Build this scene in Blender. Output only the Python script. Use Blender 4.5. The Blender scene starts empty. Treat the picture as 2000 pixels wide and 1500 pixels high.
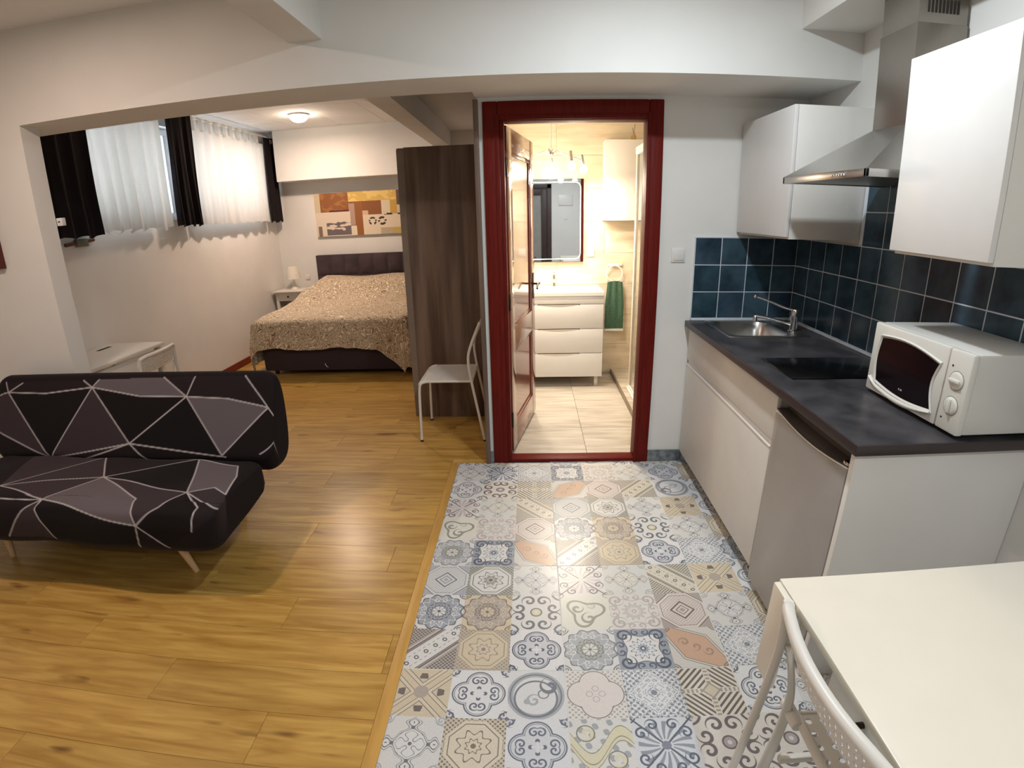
import bpy, bmesh, math, random
import numpy as np
from mathutils import Vector, Matrix
random.seed(4)
SC = bpy.context.scene
COL = SC.collection
PI = math.pi

# ------------------------------------------------------------------ camera (wide phone lens with its barrel distortion)
cd = bpy.data.cameras.new('camera'); cam = bpy.data.objects.new('camera', cd); COL.objects.link(cam)
R2 = (0.99919028, 0.03291976, -0.02313165); U2 = (0.01156377, 0.31569668, 0.9487897); F2 = (-0.03853651, 0.94828893, -0.31506037)
m = Matrix.Identity(4)
for i in range(3):
    m[i][0] = R2[i]; m[i][1] = U2[i]; m[i][2] = -F2[i]
m.translation = Vector((0, 0, 1.535))
cam.matrix_world = m
cd.type = 'PANO'
cd.sensor_fit = 'HORIZONTAL'; cd.sensor_width = 36; cd.sensor_height = 27
cd.panorama_type = 'FISHEYE_LENS_POLYNOMIAL'
cd.fisheye_fov = PI
cd.fisheye_polynomial_k0 = 0.0
cd.fisheye_polynomial_k1 = -5.50871508e-02
cd.fisheye_polynomial_k2 = 4.39623590e-05
cd.fisheye_polynomial_k3 = 3.04747843e-05
cd.fisheye_polynomial_k4 = -4.87496791e-07
cd.clip_start = 0.02
SC.camera = cam

# ------------------------------------------------------------------ world, lights, exposure
w = bpy.data.worlds.new('world'); SC.world = w; w.use_nodes = True
bg = w.node_tree.nodes['Background']; bg.inputs[0].default_value = (0.82, 0.90, 1.0, 1); bg.inputs[1].default_value = 6.5
SC.view_settings.view_transform = 'Standard'; SC.view_settings.look = 'None'
SC.view_settings.gamma = 1.0; SC.view_settings.use_curve_mapping = False
SC.view_settings.exposure = 0.14

def lamp(name, loc, power, color, r=0.06, kind='POINT', size=None, rot=None):
    l = bpy.data.lights.new(name, kind); l.energy = power; l.color = color
    if kind == 'POINT': l.shadow_soft_size = r
    if kind == 'AREA': l.shape = 'DISK'; l.size = size
    o = bpy.data.objects.new(name, l); o.location = loc
    if rot: o.rotation_euler = rot
    COL.objects.link(o); return o
lamp('kitchen_light', (0.5, 1.6, 2.608), 21, (0.85, 0.94, 1.0), kind='AREA', size=.12)
lamp('living_light', (-2.15, 1.45, 2.608), 18, (1.0, 0.75, 0.62), kind='AREA', size=.12)
lamp('hall_fill_light', (0.5, -1.1, 2.608), 26, (0.87, 0.94, 1.0), kind='AREA', size=.14)  # added fill behind the camera, brightens end panel and table
lamp('bedroom_light', (-2.39, 5.62, 2.565), 20, (1.0, 0.73, 0.57), kind='AREA', size=.13)
for k in range(5):
    a = k * 2 * PI / 5 + 0.25
    lamp('bathroom_bulb_light', (0.177 + 0.278 * math.cos(a), 4.42 + 0.278 * math.sin(a), 1.853), 8, (1.0, 0.88, 0.72), kind='AREA', size=.05)

# ------------------------------------------------------------------ node helpers
def s2l(c):
    def f(x):
        x /= 255.0
        return x / 12.92 if x <= 0.04045 else ((x + 0.055) / 1.055) ** 2.4
    return (f(c[0]), f(c[1]), f(c[2]), 1.0)

def newmat(name):
    mt = bpy.data.materials.new(name); mt.use_nodes = True
    return mt, mt.node_tree, mt.node_tree.nodes['Principled BSDF']

def mat(name, rgb, rough=0.5, metal=0.0, var=0.06, scale=8.0, stretch=(1, 1, 1), bump=0.0, coat=0.0, spec=0.5, emit=None, es=0.0, rnd=0.0, rgb2=None):
    mt, nt, b = newmat(name)
    c = s2l(rgb); N = nt.nodes.new; L = nt.links.new
    tc = N('ShaderNodeTexCoord'); mp = N('ShaderNodeMapping'); mp.inputs['Scale'].default_value = stretch
    L(tc.outputs['Object'], mp.inputs['Vector'])
    nz = N('ShaderNodeTexNoise'); nz.inputs['Scale'].default_value = scale; nz.inputs['Detail'].default_value = 5
    L(mp.outputs[0], nz.inputs['Vector'])
    rp = N('ShaderNodeValToRGB'); L(nz.outputs['Fac'], rp.inputs[0])
    lo = s2l(rgb2) if rgb2 else tuple(c[i] * (1 - var) for i in range(3)) + (1,)
    hi = c if rgb2 else tuple(min(1, c[i] * (1 + var)) for i in range(3)) + (1,)
    rp.color_ramp.elements[0].position = 0.36; rp.color_ramp.elements[0].color = lo
    rp.color_ramp.elements[1].position = 0.64; rp.color_ramp.elements[1].color = hi
    out = rp.outputs[0]
    if rnd > 0:
        oi = N('ShaderNodeObjectInfo'); mr = N('ShaderNodeMapRange'); L(oi.outputs['Random'], mr.inputs[0])
        mr.inputs[3].default_value = 1 - rnd; mr.inputs[4].default_value = 1 + rnd
        hs = N('ShaderNodeHueSaturation'); L(out, hs.inputs['Color']); L(mr.outputs[0], hs.inputs['Value']); out = hs.outputs[0]
    L(out, b.inputs['Base Color'])
    b.inputs['Roughness'].default_value = rough; b.inputs['Metallic'].default_value = metal
    b.inputs['Specular IOR Level'].default_value = spec; b.inputs['Coat Weight'].default_value = coat
    if bump > 0:
        bp = N('ShaderNodeBump'); bp.inputs['Strength'].default_value = bump; bp.inputs['Distance'].default_value = 0.002
        L(nz.outputs['Fac'], bp.inputs['Height']); L(bp.outputs[0], b.inputs['Normal'])
    if emit: b.inputs['Emission Color'].default_value = emit; b.inputs['Emission Strength'].default_value = es
    return mt

# tiny expression compiler: python arithmetic -> Math nodes
class X:
    nt = None
    def __init__(s, k): s.k = k
    def _m(op, *a):
        n = X.nt.nodes.new('ShaderNodeMath'); n.operation = op
        for i, v in enumerate(a):
            if isinstance(v, X): v = v.k
            if isinstance(v, (int, float)): n.inputs[i].default_value = v
            else: X.nt.links.new(v, n.inputs[i])
        return X(n.outputs[0])
    def __add__(s, o): return X._m('ADD', s, o)
    __radd__ = __add__
    def __sub__(s, o): return X._m('SUBTRACT', s, o)
    def __rsub__(s, o): return X._m('SUBTRACT', o, s)
    def __mul__(s, o): return X._m('MULTIPLY', s, o)
    __rmul__ = __mul__
    def __truediv__(s, o): return X._m('DIVIDE', s, o)
    def __lt__(s, o): return X._m('LESS_THAN', s, o)
    def __gt__(s, o): return X._m('GREATER_THAN', s, o)
    def __abs__(s): return X._m('ABSOLUTE', s)
M1 = lambda op: (lambda *a: X._m(op, *a))
sin, cos, atan2, mx, mn, frac, sqrt = [M1(k) for k in ('SINE', 'COSINE', 'ARCTAN2', 'MAXIMUM', 'MINIMUM', 'FRACT', 'SQRT')]
def hyp(a, b): return sqrt(a * a + b * b)
def uvx(nt, use='UV'):
    X.nt = nt
    tc = nt.nodes.new('ShaderNodeTexCoord'); sp = nt.nodes.new('ShaderNodeSeparateXYZ'); nt.links.new(tc.outputs[use], sp.inputs[0])
    return X(sp.outputs[0]), X(sp.outputs[1]), X(sp.outputs[2])
def layers(nt, base, ls):
    col = None; prev = s2l(base)
    for mask, c in ls:
        n = nt.nodes.new('ShaderNodeMix'); n.data_type = 'RGBA'
        nt.links.new(mask.k, n.inputs[0])
        if col is None: n.inputs[6].default_value = prev
        else: nt.links.new(col, n.inputs[6])
        n.inputs[7].default_value = s2l(c); col = n.outputs[2]
    return col

# ------------------------------------------------------------------ mesh helpers
def finish(bm, angle=38):
    bmesh.ops.recalc_face_normals(bm, faces=bm.faces)
    lim = math.radians(angle)
    for f in bm.faces: f.smooth = True
    for e in bm.edges:
        if len(e.link_faces) != 2 or e.calc_face_angle(0) > lim: e.smooth = False

def box(bm, x0, x1, y0, y1, z0, z1, bev=0.0, seg=2):
    g = bmesh.ops.create_cube(bm, size=1.0)
    vs = g['verts']
    for v in vs:
        v.co = Vector((x0 + (v.co.x + .5) * (x1 - x0), y0 + (v.co.y + .5) * (y1 - y0), z0 + (v.co.z + .5) * (z1 - z0)))
    if bev > 0:
        es = list({e for v in vs for e in v.link_edges})
        bmesh.ops.bevel(bm, geom=es, offset=bev, segments=seg, affect='EDGES', profile=0.5)

def prism(bm, pts, axis, a, b, bev=0.0):
    """polygon pts in the two other axes, extruded along axis from a to b"""
    def mk(p, t):
        return {'x': (t, p[0], p[1]), 'y': (p[0], t, p[1]), 'z': (p[0], p[1], t)}[axis]
    v0 = [bm.verts.new(mk(p, a)) for p in pts]; v1 = [bm.verts.new(mk(p, b)) for p in pts]
    n = len(pts); fs = [bm.faces.new(v0), bm.faces.new(v1[::-1])]
    for i in range(n): fs.append(bm.faces.new((v0[i], v0[(i + 1) % n], v1[(i + 1) % n], v1[i])))
    if bev > 0:
        bmesh.ops.bevel(bm, geom=list({e for f in fs for e in f.edges}), offset=bev, segments=2, affect='EDGES', profile=0.5)

def tube(bm, pts, r, seg=10, closed=False, flat=1.0):
    """sweep a circle along a smoothed path"""
    P = [Vector(p) for p in pts]; n = len(P); rings = []
    rr = [float(q) for q in np.interp(np.linspace(0, 1, n), np.linspace(0, 1, len(r)), r)] if isinstance(r, (list, tuple)) else [r] * n
    up = None
    for i in range(n):
        a = P[i - 1] if (i > 0 or closed) else P[i]; b = P[(i + 1) % n] if (i < n - 1 or closed) else P[i]
        t = (b - a).normalized()
        if up is None: up = Vector((0, 0, 1)) if abs(t.z) < .9 else Vector((0, 1, 0))
        s = t.cross(up).normalized(); up = s.cross(t).normalized()
        rings.append([bm.verts.new(P[i] + rr[i] * (math.cos(k * 2 * PI / seg) * s + flat * math.sin(k * 2 * PI / seg) * up)) for k in range(seg)])
    for i in range(n if closed else n - 1):
        A, B = rings[i], rings[(i + 1) % n]
        for k in range(seg): bm.faces.new((A[k], A[(k + 1) % seg], B[(k + 1) % seg], B[k]))
    if not closed: bm.faces.new(rings[0][::-1]); bm.faces.new(rings[-1])

def smooth_path(pts, it=2):
    P = [Vector(p) for p in pts]
    for _ in range(it):
        Q = [P[0]]
        for a, b in zip(P, P[1:]): Q += [a * .75 + b * .25, a * .25 + b * .75]
        P = Q + [P[-1]]
    return P

def lathe(bm, prof, c=(0, 0, 0), seg=24, axis='z'):
    rings = []
    for r, h in prof:
        ring = []
        for k in range(seg):
            a = k * 2 * PI / seg; p = (r * math.cos(a), r * math.sin(a), h)
            if axis == 'x': p = (h, p[0], p[1])
            if axis == 'y': p = (p[0], h, p[1])
            ring.append(bm.verts.new((c[0] + p[0], c[1] + p[1], c[2] + p[2])))
        rings.append(ring)
    for A, B in zip(rings, rings[1:]):
        for k in range(seg): bm.faces.new((A[k], A[(k + 1) % seg], B[(k + 1) % seg], B[k]))
    bm.faces.new(rings[0][::-1]); bm.faces.new(rings[-1])

def sheet(bm, fn, nu, nv, thick=0.0):
    """surface fn(u,v) on a grid, optionally with thickness along its normal"""
    G = [[Vector(fn(i / nu, j / nv)) for j in range(nv + 1)] for i in range(nu + 1)]
    def layer(off):
        V = []
        for i in range(nu + 1):
            row = []
            for j in range(nv + 1):
                p = G[i][j]
                if off:
                    a = G[min(i + 1, nu)][j] - G[max(i - 1, 0)][j]; b = G[i][min(j + 1, nv)] - G[i][max(j - 1, 0)]
                    nn = a.cross(b); p = p + nn.normalized() * off if nn.length > 1e-9 else p
                row.append(bm.verts.new(p))
            V.append(row)
        return V
    A = layer(0)
    for i in range(nu):
        for j in range(nv): bm.faces.new((A[i][j], A[i + 1][j], A[i + 1][j + 1], A[i][j + 1]))
    if thick:
        B = layer(thick)
        for i in range(nu):
            for j in range(nv): bm.faces.new((B[i][j], B[i][j + 1], B[i + 1][j + 1], B[i + 1][j]))
        for i in range(nu):
            for j in (0, nv): bm.faces.new((A[i][j], A[i + 1][j], B[i + 1][j], B[i][j]))
        for j in range(nv):
            for i in (0, nu): bm.faces.new((A[i][j], A[i][j + 1], B[i][j + 1], B[i][j]))

def perf(bm, fn, nu, nv, hole=0.3, thick=0.003):
    """perforated sheet: every cell of fn(u,v) has an octagonal hole"""
    for side in (0, 1):
        pass
    cache = {}
    def V(u, v, s):
        k = (round(u, 5), round(v, 5), s)
        if k not in cache:
            p = Vector(fn(u, v))
            if s:
                a = Vector(fn(u + .01, v)) - Vector(fn(u - .01, v)); b = Vector(fn(u, v + .01)) - Vector(fn(u, v - .01))
                p = p + a.cross(b).normalized() * thick
            cache[k] = bm.verts.new(p)
        return cache[k]
    for i in range(nu):
        for j in range(nv):
            cu, cv = (i + .5) / nu, (j + .5) / nv
            O = [(cu + math.cos(k * PI / 4) * .5 / nu * (1 if k % 2 == 0 else math.sqrt(2)), cv + math.sin(k * PI / 4) * .5 / nv * (1 if k % 2 == 0 else math.sqrt(2))) for k in range(8)]
            I = [(cu + math.cos(k * PI / 4) * hole / nu, cv + math.sin(k * PI / 4) * hole / nv) for k in range(8)]
            for k in range(8):
                l = (k + 1) % 8
                bm.faces.new((V(*O[k], 0), V(*O[l], 0), V(*I[l], 0), V(*I[k], 0)))
                bm.faces.new((V(*O[k], 1), V(*I[k], 1), V(*I[l], 1), V(*O[l], 1)))
                bm.faces.new((V(*I[k], 0), V(*I[l], 0), V(*I[l], 1), V(*I[k], 1)))

def obj(name, bm, mt, parent=None, label=None, kind=None, angle=38, raw=False):
    """one mesh object; geometry is given in world coordinates and re-based on the parent"""
    if not raw: finish(bm, angle)
    me = bpy.data.meshes.new(name); bm.to_mesh(me); bm.free()
    for q in (mt if isinstance(mt, (list, tuple)) else [mt]): me.materials.append(q)
    o = bpy.data.objects.new(name, me); COL.objects.link(o)
    if parent is not None:
        off = Vector((0, 0, 0)); q = parent
        while q is not None: off += q.location; q = q.parent
        me.transform(Matrix.Translation(-off)); o.parent = parent
    if label: o['label'] = label
    if kind: o['kind'] = kind
    return o

def thing(name, label, cat, loc=(0, 0, 0), group=None):
    o = bpy.data.objects.new(name, None); o.location = loc; o.empty_display_size = 0.1; COL.objects.link(o)
    o['label'] = label; o['category'] = cat
    if group: o['group'] = group
    return o

def solo(name, bm, mt, label, cat, loc=None, group=None, **k):
    o = obj(name, bm, mt, **k)
    if loc is not None:
        o.data.transform(Matrix.Translation(-Vector(loc))); o.location = loc
    o['label'] = label; o['category'] = cat
    if group: o['group'] = group
    return o

def BX(*a, **k):
    bm = bmesh.new(); box(bm, *a, **k); return bm

def BXS(lst, **k):
    bm = bmesh.new()
    for a in lst: box(bm, *a, **k)
    return bm

def struct(name, lst, mt, label=None, parent=None, **k):
    o = obj(name, BXS(lst, **k), mt, parent, label)
    if parent is None: o['kind'] = 'structure'
    return o

def dup(root, loc=None, rz=None, label=None, group=None):
    c = root.copy(); COL.objects.link(c)
    if loc is not None: c.location = loc
    if rz is not None: c.rotation_euler = (0, 0, rz)
    if label: c['label'] = label
    if group: c['group'] = group
    for ch in list(root.children):
        d = ch.copy(); COL.objects.link(d); d.parent = c
        for g in list(ch.children):
            e = g.copy(); COL.objects.link(e); e.parent = d
    return c

# ------------------------------------------------------------------ materials
PAINT = mat('wall_paint', (230, 229, 225), 0.9, var=0.02, scale=3, bump=0.05)
PAINTC = mat('ceiling_paint', (240, 238, 235), 0.92, var=0.02, scale=3)
WHITE = mat('white_lacquer', (230, 228, 225), 0.36, var=0.01)
WHITEM = mat('white_matt', (226, 222, 214), 0.45, var=0.02)
CARC = mat('cabinet_side_white', (232, 229, 223), 0.5, var=0.01)
OFFW = mat('cream_white', (236, 228, 212), 0.35, var=0.01)
PLASTIC = mat('appliance_plastic', (222, 220, 212), 0.32, var=0.01)
PLASTICG = mat('appliance_top', (214, 212, 206), 0.22, var=0.01)
GREYAPP = mat('fridge_grey', (168, 164, 160), 0.42, metal=0.25, var=0.02)
STEEL = mat('brushed_steel', (190, 188, 184), 0.30, metal=1.0, var=0.03, scale=60, stretch=(1, 12, 12))
CHROME = mat('chrome', (225, 225, 228), 0.10, metal=1.0, var=0.01)
DBROWN = mat('dark_brown_door', (62, 46, 42), 0.5, var=.1)
BLACKG = mat('black_glass', (4, 4, 6), 0.22, var=0.0, spec=.25)
BLACK = mat('black_plastic', (24, 22, 22), 0.45, var=0.05)
DARKSLOT = mat('dark_recess', (40, 34, 30), 0.8)
MAHOG = mat('mahogany', (102, 27, 20), 0.5, var=0.16, scale=9, stretch=(14, 14, 0.8), coat=0.0, spec=.12)
REDB = mat('red_brown_skirting', (118, 38, 26), 0.4, var=0.1)
GREYSK = mat('grey_patterned_skirting', (138, 144, 146), 0.3, rgb2=(88, 96, 102), scale=22)
WARD = mat('grey_oak_veneer', (126, 104, 89), 0.55, rgb2=(85, 66, 54), scale=3.2, stretch=(5, 5, 0.35), bump=0.1)
WARDE = mat('grey_oak_edge', (128, 112, 98), 0.5, var=0.06)
BEDF = mat('dark_brown_upholstery', (58, 46, 48), 0.95, var=0.12, scale=120, bump=0.3)
HEADM = mat('headboard_velvet', (66, 54, 60), 0.9, var=0.25, scale=6, bump=0.1)
DRAPE = mat('dark_aubergine_curtain', (14, 6, 12), 0.95, var=0.15, scale=30)
GROUT = mat('light_grout', (206, 214, 222), 0.8)
GROUTF = mat('floor_grout', (214, 214, 210), 0.8)
FRAMEW = mat('window_frame_white', (225, 228, 232), 0.4)
GREEN = mat('green_towel', (62, 92, 72), 0.95, var=0.15, scale=60, bump=0.4)
WTRIM = mat('white_towel_band', (225, 225, 215), 0.9)
METW = mat('white_powder_coat', (226, 222, 214), 0.38, var=0.01)
BEECH = mat('pale_beech', (214, 180, 138), 0.45, var=0.08, scale=6, stretch=(6, 6, 1))
MAHOGL = mat('mahogany_lacquer', (122, 48, 32), 0.16, var=0.16, scale=9, stretch=(14, 14, 0.8), coat=0.5, spec=.9)  # leaf base lighter than the frame: reflected bathroom light put into the colour
BRONZE = mat('dark_bronze', (70, 60, 50), 0.3, metal=0.9)
TRIMW = mat('oak_threshold_strip', (196, 152, 78), 0.38, var=0.08, scale=6, stretch=(8, .8, 8))
LAMPW = mat('lampshade_white', (240, 236, 226), 0.8)
REDP = mat('red_canvas', (130, 36, 34), 0.7, var=0.3, scale=6)
BULB = mat('bulb_glow', (255, 250, 235), 0.3, emit=(1, 0.86, 0.66, 1), es=70)
DOME = mat('ceiling_lamp_glow', (255, 250, 240), 0.3, emit=(1, 0.80, 0.62, 1), es=60)
DOWN = mat('downlight_glow', (255, 250, 240), 0.3, emit=(1, 0.96, 0.90, 1), es=14)
LED = mat('mirror_led_line', (255, 250, 240), 0.3, emit=(1, 0.93, 0.78, 1), es=1.3)

def glass_mat(name, tint=(0.93, 0.97, 1.0, 1)):
    mt, nt, b = newmat(name)
    b.inputs['Base Color'].default_value = tint; b.inputs['Roughness'].default_value = 0.02
    b.inputs['Transmission Weight'].default_value = 1.0; b.inputs['IOR'].default_value = 1.05
    return mt
GLASS = glass_mat('clear_glass')
mt, nt, b = newmat('mirror_silver'); b.inputs['Base Color'].default_value = (.86, .88, .88, 1); b.inputs['Metallic'].default_value = 1; b.inputs['Roughness'].default_value = .015; MIRROR = mt

# sheer curtain: diffuse + translucent cotton
mt, nt, b = newmat('sheer_cotton')
tr = nt.nodes.new('ShaderNodeBsdfTranslucent'); mixs = nt.nodes.new('ShaderNodeMixShader'); wv = nt.nodes.new('ShaderNodeTexNoise'); wv.inputs['Scale'].default_value = 180
rp = nt.nodes.new('ShaderNodeValToRGB'); rp.color_ramp.elements[0].color = (.72, .70, .66, 1); rp.color_ramp.elements[1].color = (.86, .84, .80, 1)
nt.links.new(wv.outputs[0], rp.inputs[0]); nt.links.new(rp.outputs[0], b.inputs['Base Color']); nt.links.new(rp.outputs[0], tr.inputs[0]); b.inputs['Roughness'].default_value = 1
nt.links.new(b.outputs[0], mixs.inputs[1]); nt.links.new(tr.outputs[0], mixs.inputs[2]); mixs.inputs[0].default_value = .45
nt.links.new(mixs.outputs[0], nt.nodes['Material Output'].inputs[0]); SHEER = mt

# laminate plank: per-plank tone, stretched grain and a few knots
def laminate():
    mt, nt, b = newmat('oak_laminate'); N = nt.nodes.new; L = nt.links.new
    tc = N('ShaderNodeTexCoord'); oi = N('ShaderNodeObjectInfo')
    cmb = N('ShaderNodeCombineXYZ'); mm = N('ShaderNodeMath'); mm.operation = 'MULTIPLY'; mm.inputs[1].default_value = 37
    L(oi.outputs['Random'], mm.inputs[0]); L(mm.outputs[0], cmb.inputs[2])
    ad = N('ShaderNodeVectorMath'); ad.operation = 'ADD'; L(tc.outputs['Object'], ad.inputs[0]); L(cmb.outputs[0], ad.inputs[1])
    mp = N('ShaderNodeMapping'); mp.inputs['Scale'].default_value = (1.3, 13, 1); L(ad.outputs[0], mp.inputs[0])
    n1 = N('ShaderNodeTexNoise'); n1.inputs['Scale'].default_value = 2.2; n1.inputs['Detail'].default_value = 7; n1.inputs['Distortion'].default_value = .6; L(mp.outputs[0], n1.inputs[0])
    rp = N('ShaderNodeValToRGB'); L(n1.outputs[0], rp.inputs[0])
    e = rp.color_ramp.elements; e[0].position = .3; e[0].color = s2l((168, 124, 56)); e[1].position = .7; e[1].color = s2l((208, 168, 90))
    mk = N('ShaderNodeMapping'); mk.inputs['Scale'].default_value = (1.6, 7, 1); L(ad.outputs[0], mk.inputs[0])
    n2 = N('ShaderNodeTexNoise'); n2.inputs['Scale'].default_value = 2.0; n2.inputs['Detail'].default_value = 2; L(mk.outputs[0], n2.inputs[0])
    r2 = N('ShaderNodeValToRGB'); r2.color_ramp.elements[0].position = .67; r2.color_ramp.elements[0].color = (0, 0, 0, 1); r2.color_ramp.elements[1].position = .78; r2.color_ramp.elements[1].color = (1, 1, 1, 1); L(n2.outputs[0], r2.inputs[0])
    mx_ = N('ShaderNodeMix'); mx_.data_type = 'RGBA'; L(r2.outputs[0], mx_.inputs[0]); L(rp.outputs[0], mx_.inputs[6]); mx_.inputs[7].default_value = s2l((118, 78, 36))
    mr = N('ShaderNodeMapRange'); L(oi.outputs['Random'], mr.inputs[0]); mr.inputs[3].default_value = .86; mr.inputs[4].default_value = 1.10
    hs = N('ShaderNodeHueSaturation'); L(mx_.outputs[2], hs.inputs['Color']); L(mr.outputs[0], hs.inputs['Value'])
    L(hs.outputs[0], b.inputs['Base Color']); b.inputs['Roughness'].default_value = .28; b.inputs['Specular IOR Level'].default_value = .5
    bp = N('ShaderNodeBump'); bp.inputs['Strength'].default_value = .08; bp.inputs['Distance'].default_value = .001; L(n1.outputs[0], bp.inputs['Height']); L(bp.outputs[0], b.inputs['Normal'])
    return mt
LAM = laminate()

def streak_tile(name, a, b_, c, rough, stretch=(1.2, 9, 9), rnd=0.04):
    mt, nt, b = newmat(name); N = nt.nodes.new; L = nt.links.new
    tc = N('ShaderNodeTexCoord'); oi = N('ShaderNodeObjectInfo'); cmb = N('ShaderNodeCombineXYZ'); mm = N('ShaderNodeMath'); mm.operation = 'MULTIPLY'; mm.inputs[1].default_value = 23
    L(oi.outputs['Random'], mm.inputs[0]); L(mm.outputs[0], cmb.inputs[0])
    ad = N('ShaderNodeVectorMath'); ad.operation = 'ADD'; L(tc.outputs['Object'], ad.inputs[0]); L(cmb.outputs[0], ad.inputs[1])
    mp = N('ShaderNodeMapping'); mp.inputs['Scale'].default_value = stretch; L(ad.outputs[0], mp.inputs[0])
    n1 = N('ShaderNodeTexNoise'); n1.inputs['Scale'].default_value = 2.0; n1.inputs['Detail'].default_value = 8; n1.inputs['Distortion'].default_value = .4; L(mp.outputs[0], n1.inputs[0])
    rp = N('ShaderNodeValToRGB'); L(n1.outputs[0], rp.inputs[0]); e = rp.color_ramp.elements
    e[0].position = .28; e[0].color = s2l(a); e[1].position = .72; e[1].color = s2l(c); q = rp.color_ramp.elements.new(.5); q.color = s2l(b_)
    L(rp.outputs[0], b.inputs['Base Color']); b.inputs['Roughness'].default_value = rough
    return mt
BTILE = streak_tile('sand_wall_tile', (200, 184, 158), (216, 202, 178), (228, 216, 196), .35)
BFLOOR = streak_tile('grey_wood_floor_tile', (160, 150, 136), (194, 184, 170), (212, 204, 192), .3)
WORK = mat('slate_worktop', (76, 74, 78), 0.34, rgb2=(46, 45, 48), scale=7, bump=0.08)

# glazed splashback tile: dark, cloudy, tone changes from tile to tile
def glaze():
    mt, nt, b = newmat('dark_blue_glaze'); N = nt.nodes.new; L = nt.links.new
    tc = N('ShaderNodeTexCoord'); oi = N('ShaderNodeObjectInfo'); cmb = N('ShaderNodeCombineXYZ'); mm = N('ShaderNodeMath'); mm.operation = 'MULTIPLY'; mm.inputs[1].default_value = 31
    L(oi.outputs['Random'], mm.inputs[0]); L(mm.outputs[0], cmb.inputs[0]); ad = N('ShaderNodeVectorMath'); L(tc.outputs['Object'], ad.inputs[0]); L(cmb.outputs[0], ad.inputs[1])
    n1 = N('ShaderNodeTexNoise'); n1.inputs['Scale'].default_value = 7; n1.inputs['Detail'].default_value = 4; L(ad.outputs[0], n1.inputs[0])
    rp = N('ShaderNodeValToRGB'); L(n1.outputs[0], rp.inputs[0]); e = rp.color_ramp.elements; e[0].position = .3; e[0].color = s2l((38, 54, 67)); e[1].position = .7; e[1].color = s2l((72, 94, 108))
    r2 = N('ShaderNodeValToRGB'); L(oi.outputs['Random'], r2.inputs[0]); e = r2.color_ramp.elements; e[0].color = (.80, .82, .90, 1); e[1].color = (1.1, 1.1, 1.08, 1); q = r2.color_ramp.elements.new(.5); q.color = (.72, .86, .84, 1)
    ml = N('ShaderNodeMix'); ml.data_type = 'RGBA'; ml.blend_type = 'MULTIPLY'; ml.inputs[0].default_value = 1; L(rp.outputs[0], ml.inputs[6]); L(r2.outputs[0], ml.inputs[7])
    L(ml.outputs[2], b.inputs['Base Color']); b.inputs['Roughness'].default_value = .16; b.inputs['Specular IOR Level'].default_value = .38
    bp = N('ShaderNodeBump'); bp.inputs['Strength'].default_value = .25; bp.inputs['Distance'].default_value = .003; L(n1.outputs[0], bp.inputs['Height']); L(bp.outputs[0], b.inputs['Normal'])
    return mt
GLAZE = glaze()

# bedspread: cream and dark scroll lines on beige
def paisley():
    mt, nt, b = newmat('scroll_print_bedspread'); N = nt.nodes.new; L = nt.links.new
    tc = N('ShaderNodeTexCoord')
    n0 = N('ShaderNodeTexNoise'); n0.inputs['Scale'].default_value = 6.5; n0.inputs['Detail'].default_value = 0.6; n0.inputs['Distortion'].default_value = 2.6; L(tc.outputs['UV'], n0.inputs[0])
    X.nt = nt; f = X(n0.outputs[0]); s = sin(f * 44.0); s2 = sin(f * 44.0 + 1.5)
    n3 = N('ShaderNodeTexNoise'); n3.inputs['Scale'].default_value = 11; n3.inputs['Detail'].default_value = 2; n3.inputs['Distortion'].default_value = 1.5; L(tc.outputs['UV'], n3.inputs[0])
    g = sin(X(n3.outputs[0]) * 40.0)
    col = layers(nt, (186, 168, 142), [((g > .55), (160, 138, 108)), ((s > .62), (234, 220, 196)), ((s2 > .95), (104, 82, 62))])
    L(col, b.inputs['Base Color']); b.inputs['Roughness'].default_value = .95
    bp = N('ShaderNodeBump'); bp.inputs['Strength'].default_value = .5; bp.inputs['Distance'].default_value = .004; L(n0.outputs[0], bp.inputs['Height']); L(bp.outputs[0], b.inputs['Normal'])
    return mt
PAIS = paisley()

# printed cover of the sofa: colours live on the mesh as a flat print
mt, nt, b = newmat('triangle_print_cover'); at = nt.nodes.new('ShaderNodeVertexColor'); at.layer_name = 'print'
nz = nt.nodes.new('ShaderNodeTexNoise'); nz.inputs['Scale'].default_value = 400; bp = nt.nodes.new('ShaderNodeBump'); bp.inputs['Strength'].default_value = .15; bp.inputs['Distance'].default_value = .001
nt.links.new(nz.outputs[0], bp.inputs['Height']); nt.links.new(bp.outputs[0], b.inputs['Normal'])
nt.links.new(at.outputs[0], b.inputs['Base Color']); b.inputs['Roughness'].default_value = .85; b.inputs['Sheen Weight'].default_value = .03; b.inputs['Specular IOR Level'].default_value = .25; SOFA = mt

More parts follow.
